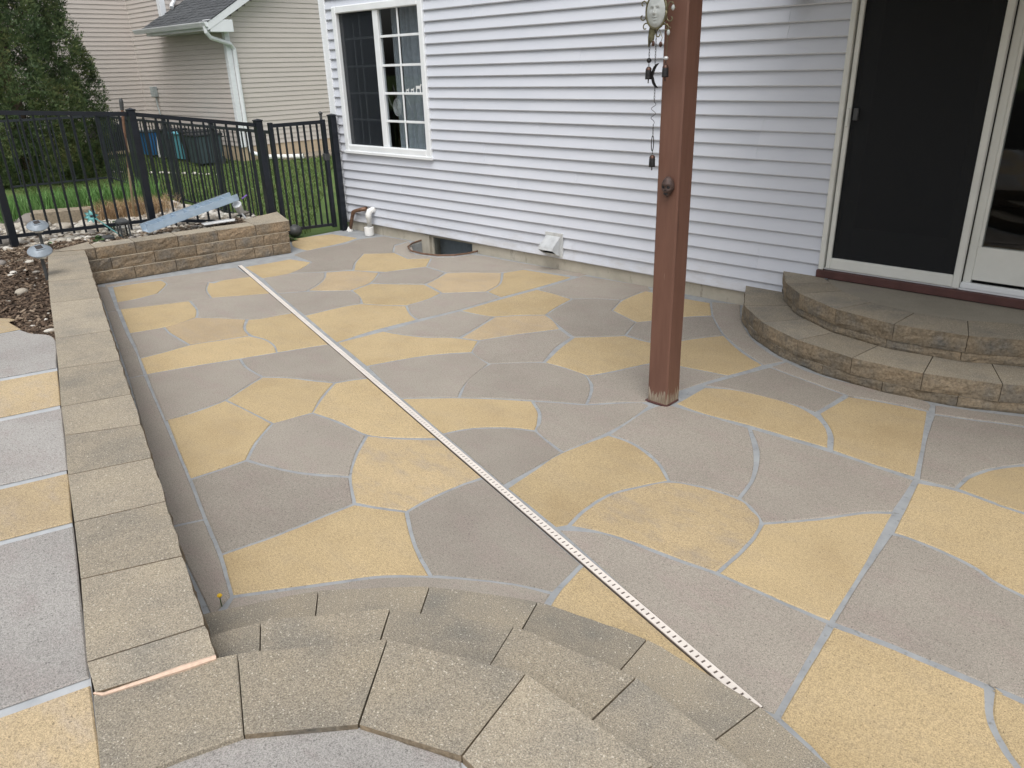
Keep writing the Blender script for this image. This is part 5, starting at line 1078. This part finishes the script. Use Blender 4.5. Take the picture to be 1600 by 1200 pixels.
def cedar(x, y, z, h, r, label, n=15000, seed=1):
    t = thing('cedar_tree', label, 'tree', (x, y, z)); g = np.random.default_rng(seed)
    mb = MB(); mb.tube([(x, y, z-.05), (x+.03, y, z+h*.3), (x, y+.03, z+h*.7)], .12, 10, rs=[.14, .10, .05]); mb.build('trunk', 'bark', t)
    for k in range(16):
        a = g.uniform(0, 6.28); zz = z+h*g.uniform(.06, .7); rr = r*.6; mb = MB(); mb.tube([(x, y, zz), (x+math.cos(a)*rr*.6, y+math.sin(a)*rr*.6, zz+.25), (x+math.cos(a)*rr, y+math.sin(a)*rr, zz+.6)], .03, 6, rs=[.035, .02, .008]); mb.build('limb', 'bark', t)
    def rad(u): return r*np.where(u < .12, .80+.20*np.sin(u/.12*1.57), np.clip(1-((u-.12)/.88)**1.25, 0, 1)+.02)
    u = g.uniform(0, 1, n)**1.35*.97; a = g.uniform(0, 6.2832, n)
    # fluted, lumpy outline
    lump = 1+.07*np.sin(5*a+7*u)+.06*np.sin(9*a-23*u+1.3)+.06*np.sin(38*u+3*a)+.045*np.sin(17*a+29*u)+.03*np.sin(61*u-13*a)
    deep = np.where(g.uniform(0, 1, n) < .78, g.uniform(.88, 1.02, n), g.uniform(.45, .88, n))
    rr = rad(u)*lump*deep; hole = (np.sin(7*a+19*u)*np.sin(31*u-4*a+2) > .70) & (deep > .7); ok = ~hole
    u, a, rr, deep = u[ok], a[ok], rr[ok], deep[ok]; n = len(u)
    c = np.stack([x+rr*np.cos(a), y+rr*np.sin(a), z+.08+u*h], 1)
    out = np.stack([np.cos(a), np.sin(a), np.zeros(n)], 1); K = 4
    up = np.array([0, 0, 1.])*1.0+out*g.uniform(.1, .7, (n, 1))+g.normal(0, .25, (n, 3)); up /= np.linalg.norm(up, axis=1, keepdims=True)
    sd_ = np.cross(up, out+g.normal(0, .6, (n, 3))); sd_ /= np.linalg.norm(sd_, axis=1, keepdims=True)
    size = g.uniform(.032, .066, n)[:, None]; V = []; T_ = []
    tn = np.clip(.36+.30*g.standard_normal(n)*.55+.18*(deep-.8)+np.where(u < .16, .22*g.uniform(0, 1, n), 0), 0, 1)
    for k in range(K):
        f = (k-(K-1)/2)/((K-1)/2); d = up*np.cos(f*.95)+sd_*np.sin(f*.95); o0 = c+g.normal(0, .012, (n, 3)); l_ = size*g.uniform(.7, 1.25, (n, 1)); pw = np.cross(d, np.cross(up, sd_)); pw /= np.linalg.norm(pw, axis=1, keepdims=True)
        V.append(np.stack([o0, o0+d*l_*.6+pw*l_*.17, o0+d*l_*1.1+out*l_*.1, o0+d*l_*.55-pw*l_*.17], 1)); T_.append(tn+g.normal(0, .05, n))
    V = np.concatenate(V).reshape(-1, 3); F = np.arange(len(V)).reshape(-1, 4)
    np_mesh('crown', V, F, 'cedar', parent=t, tint=np.clip(np.concatenate(T_), 0, 1))
cedar(-17.35, 4.75, -.02, 7.6, 1.42, 'tall green cedar tree beside the beige house', 85000, 3)
cedar(-17.6, 2.75, -.02, 8.2, 1.45, 'tall cedar tree with dark gaps farther from the beige house', 75000, 5)
cedar(-18.6, 3.85, -.02, 8.8, 1.2, 'darker cedar tree standing behind the other two cedars', 24000, 9)

# ================================================================== NEIGHBOUR'S HOUSE
nb = thing('beige_house', 'neighbouring beige-sided house with grey shingled porch roof and white downspouts', 'house', (-16.69, 8.855, 0))
XA, YB, XC, XM = -16.69, 8.855, -21.40, -19.50
def nboard(axis, c, a, e, z0, z1, sgn, z1b=None):
    """lap course; axis 'x' -> plane y=c (faces -y), 'y' -> plane x=c (faces +x)"""
    p0, p1 = .020, .006; mb = MB()
    sec = [(p0, z0), (0, z0), (0, z1), (p1, z1)]
    if axis == 'x': vs = [(q, c-d, z) for q in (a, e) for d, z in sec]
    else: vs = [(c+d, q, z) for q in (a, e) for d, z in sec]
    mb.add(vs, [(0,1,2,3),(7,6,5,4)]+[(i, (i+1)%4, 4+(i+1)%4, 4+i) for i in range(4)]); mb.build('siding_board', 'siding_beige', nb)
slope = .585; rake = lambda y: 2.80+(y-8.80)*slope
for k in range(0, 46):
    z0, z1 = .30+k*S, .30+(k+1)*S
    ya = YB+.08 if z1 < 2.84 else 8.80+(z0-2.80)/slope+.02
    if ya < 14.5: nboard('y', XA, ya, 15.5, z0, z1, 1)
    if z1 < 2.78: nboard('x', YB, XC+.01, XA-.08, z0, z1, 1)
    else: nboard('x', YB, XC+.01, XM-.09, z0, z1, 1)
    nboard('y', XC, 1.0, YB-.02, z0, z1, 1)
    if z0 > 2.9: nboard('y', XM, YB+.09, 15., z0, z1, 1)
mb = MB(); mb.box(XC, XA-.01, YB+.002, 15.5, .28, 2.7); mb.box(XC-6, XC-.002, 1.0, 15.5, .28, 6.0); mb.box(XC, XM-.01, YB+.002, 15.5, 2.7, 6.0); mb.build('wall', 'siding_beige', nb)
mb = MB(); mb.box(XC+.02, XA+.004, YB-.004, 15.4, -.3, .298); mb.box(XC-5.9, XC+.01, 1.02, YB, -.3, .298); mb.build('foundation', 'foundation_beige', nb)
mb = MB(); mb.bbox(XA-.085, XA+.03, YB-.03, YB+.085, .28, 2.66, .004); mb.build('corner_trim', 'trim_white', nb)
mb = MB(); mb.bbox(XM-.12, XM+.03, YB-.03, YB+.10, 2.9, 6.0, .004); mb.build('corner_trim', 'trim_white', nb)
mb = MB(); mb.bbox(XC-.0, XC+.03, YB-.03, YB+.0, .28, 6.0, .003); mb.build('corner_trim', 'siding_beige', nb)
mb = MB(); x0, x1 = -19.62, -16.38; rows = 40
for i in range(rows):
    y0, y1 = 8.36+i*.11, 8.36+(i+1)*.11; za, zb = 2.815+(y0-8.36)*slope, 2.815+(y1-8.36)*slope
    mb.add([(x0,y0,za+.012),(x1,y0,za+.012),(x1,y1,zb+.002),(x0,y1,zb+.002),(x0,y0,za-.01),(x1,y0,za-.01)], [(0,1,2,3),(4,5,1,0)])
    xx = x0+random.uniform(0, .16)
    while xx < x1-.2:
        w_ = random.uniform(.10,.2)
        if random.random() < .5: mb.add([(xx,y0-.004,za+.018),(xx+w_,y0-.004,za+.018),(xx+w_,y1,zb+.008),(xx,y1,zb+.008),(xx,y0-.004,za),(xx+w_,y0-.004,za)], [(0,1,2,3),(4,5,1,0)])
        xx += w_+random.uniform(.02,.14)
roof = mb.build('roof', 'shingle', nb, fix=False)
mb = MB(); mb.add([(XA-.0,8.36,2.66),(XA,8.36,2.80),(XA,12.8,2.80+4.44*slope),(XA,12.8,2.60+4.44*slope),(x1-.01,8.36,2.66),(x1-.01,8.36,2.80),(x1-.01,12.8,2.80+4.44*slope),(x1-.01,12.8,2.60+4.44*slope)], [(0,1,2,3),(7,6,5,4),(0,4,5,1),(1,5,6,2),(2,6,7,3),(3,7,4,0)]); mb.build('rake_board', 'trim_white', roof)
mb = MB(); mb.bbox(XA+.0, x1-.016, 8.40, 8.92, 2.625, 2.86, .004); mb.build('eave_return', 'trim_white', roof)
mb = MB(); mb.box(-19.5, XA, 8.45, YB, 2.66, 2.672); mb.build('soffit', 'ceiling_board', roof)
mb = MB(); mb.box(-19.5, XA+.28, 8.40, 8.43, 2.66, 2.80); mb.build('fascia', 'trim_white', roof)
mb = MB(); mb.add([(x,y,z) for x in (-19.95,-16.40) for y,z in ((8.398,2.72),(8.32,2.72),(8.28,2.80),(8.28,2.815),(8.398,2.815))], [(0,1,2,3,4),(9,8,7,6,5)]+[(i,(i+1)%5,5+(i+1)%5,5+i) for i in range(5)]); mb.build('gutter', 'trim_white', roof)
mb = MB(); mb.tube([(-16.50,8.34,2.73),(-16.50,8.35,2.62),(-16.52,8.44,2.52),(-16.60,8.90,2.40),(-16.635,8.985,2.30),(-16.635,8.99,.30),(-16.60,9.02,.16),(-16.40,9.2,.07)], .045, 8); mb.build('downspout', 'trim_white', nb)
mb = MB(); mb.tube([(-16.42,9.18,.06),(-15.95,9.62,.05),(-15.75,9.80,.05)], .055, 10, cap=False); mb.build('downspout_extension', 'pvc_white', nb)
mb = MB(); mb.bbox(-16.69,-16.60,8.97,9.03,1.99,2.01,.003); mb.build('downspout_strap', 'trim_white', nb)
mb = MB(); mb.tube([(XM+.09,9.15,4.5),(XM+.09,9.15,3.42),(XM+.14,9.06,3.33),(XM+.2,9.02,3.27)], .045, 8); mb.build('downspout', 'trim_white', nb)
mb = MB(); mb.bbox(-20.69,-20.49,YB-.12,YB-.02,1.33,1.57,.008); ub = mb.build('utility_box', 'grey_box', nb)
mb = MB(); mb.tube([(-20.56,YB-.06,1.33),(-20.53,YB-.07,1.1),(-20.46,YB-.06,.8),(-20.46,YB-.06,.2)], .018, 8); mb.build('conduit', 'grey_box', ub)
# mulch strip along the neighbour's foundation
mb = MB(); mb.prism(ccw([(-16.68,9.3),(-15.9,9.5),(-15.7,10.6),(-15.8,15),(-16.68,15)]), -.05, .03); struct(mb.build('foundation_bed', 'soil_gravel'))

def wheelie_bin(x, y, w, h, mat, lid, label):
    t = thing('wheelie_bin', label, 'bin', (x, y, -.01)); d = w*1.05
    mb = MB(); mb.add([(x+a*w/2*.82,y+b_*d/2*.82,.05) for a,b_ in ((-1,-1),(1,-1),(1,1),(-1,1))]+[(x+a*w/2,y+b_*d/2,h) for a,b_ in ((-1,-1),(1,-1),(1,1),(-1,1))],[(0,3,2,1),(4,5,6,7),(0,1,5,4),(1,2,6,5),(2,3,7,6),(3,0,4,7)]); mb.build('body', mat, t)
    mb = MB(); mb.bbox(x-w/2-.02,x+w/2+.02,y-d/2-.03,y+d/2+.02,h,h+.05,.015); mb.build('lid', lid, t)
    mb = MB(); mb.tube([(x-w/2,y+d/2+.03,h-.03),(x+w/2,y+d/2+.03,h-.03)], .015, 8); mb.build('handle', lid, t)
    for s_ in (-1, 1): mb = MB(); mb.tube([(x+s_*w*.36-.02,y+d*.42,.08),(x+s_*w*.36+.02,y+d*.42,.08)], .085, 14); mb.build('wheel', 'lamp_dark', t)
wheelie_bin(-19.72, 8.2, .52, .56, 'bin_blue', 'bin_slate', 'bright blue bin standing against the beige house')
wheelie_bin(-18.70, 8.2, .50, .62, 'bin_slate', 'bin_black', 'slate grey bin between the white board and the teal bin')
wheelie_bin(-18.02, 8.2, .52, .58, 'bin_teal', 'bin_teal', 'pale teal bin between two dark bins')
wheelie_bin(-17.36, 8.2, .58, .63, 'bin_black', 'bin_black', 'black bin next to the teal bin')
wheelie_bin(-16.72, 8.0, .55, .60, 'bin_slate', 'bin_black', 'dark bin nearest the downspout corner of the beige house')
mb = MB(); mb.bbox(-19.36,-19.02,8.05,8.12,0,.60,.01); mb.v = [(x,y+z*.12,z) for x,y,z in mb.v]; tag(mb.build('white_board', 'white_plastic'), 'white board leaning between the blue bin and the slate bin', 'board')
gr = thing('covered_grill', 'black covered grill standing beside the foundation of the beige house', 'grill', (-20.6, 7.4, 0))
mb = MB(); mb.add([(-21.0,7.1,.35),(-20.3,7.1,.15),(-20.3,7.7,.15),(-21.0,7.7,.35),(-21.0,7.1,.85),(-20.3,7.1,.75),(-20.3,7.7,.75),(-21.0,7.7,.85)],[(0,3,2,1),(4,5,6,7),(0,1,5,4),(1,2,6,5),(2,3,7,6),(3,0,4,7)]); mb.build('cover', 'bin_black', gr)
for a, b_ in ((-20.95,7.15),(-20.35,7.15),(-20.95,7.65),(-20.35,7.65)): mb = MB(); mb.tube([(a,b_,0),(a,b_,.4)],.02,8); mb.build('leg', 'lamp_dark', gr)
# low row of white edging stones on the far lawn
for i in range(16):
    x = -17.6+i*.19; y = 6.05+.03*math.sin(i*1.7)+.078*i
    river_stone(x, y, 0., random.uniform(.035,.06), .74, 'small white edging stone in the row across the far lawn', 'white edging stones on the lawn')

scene.render.engine = 'CYCLES'
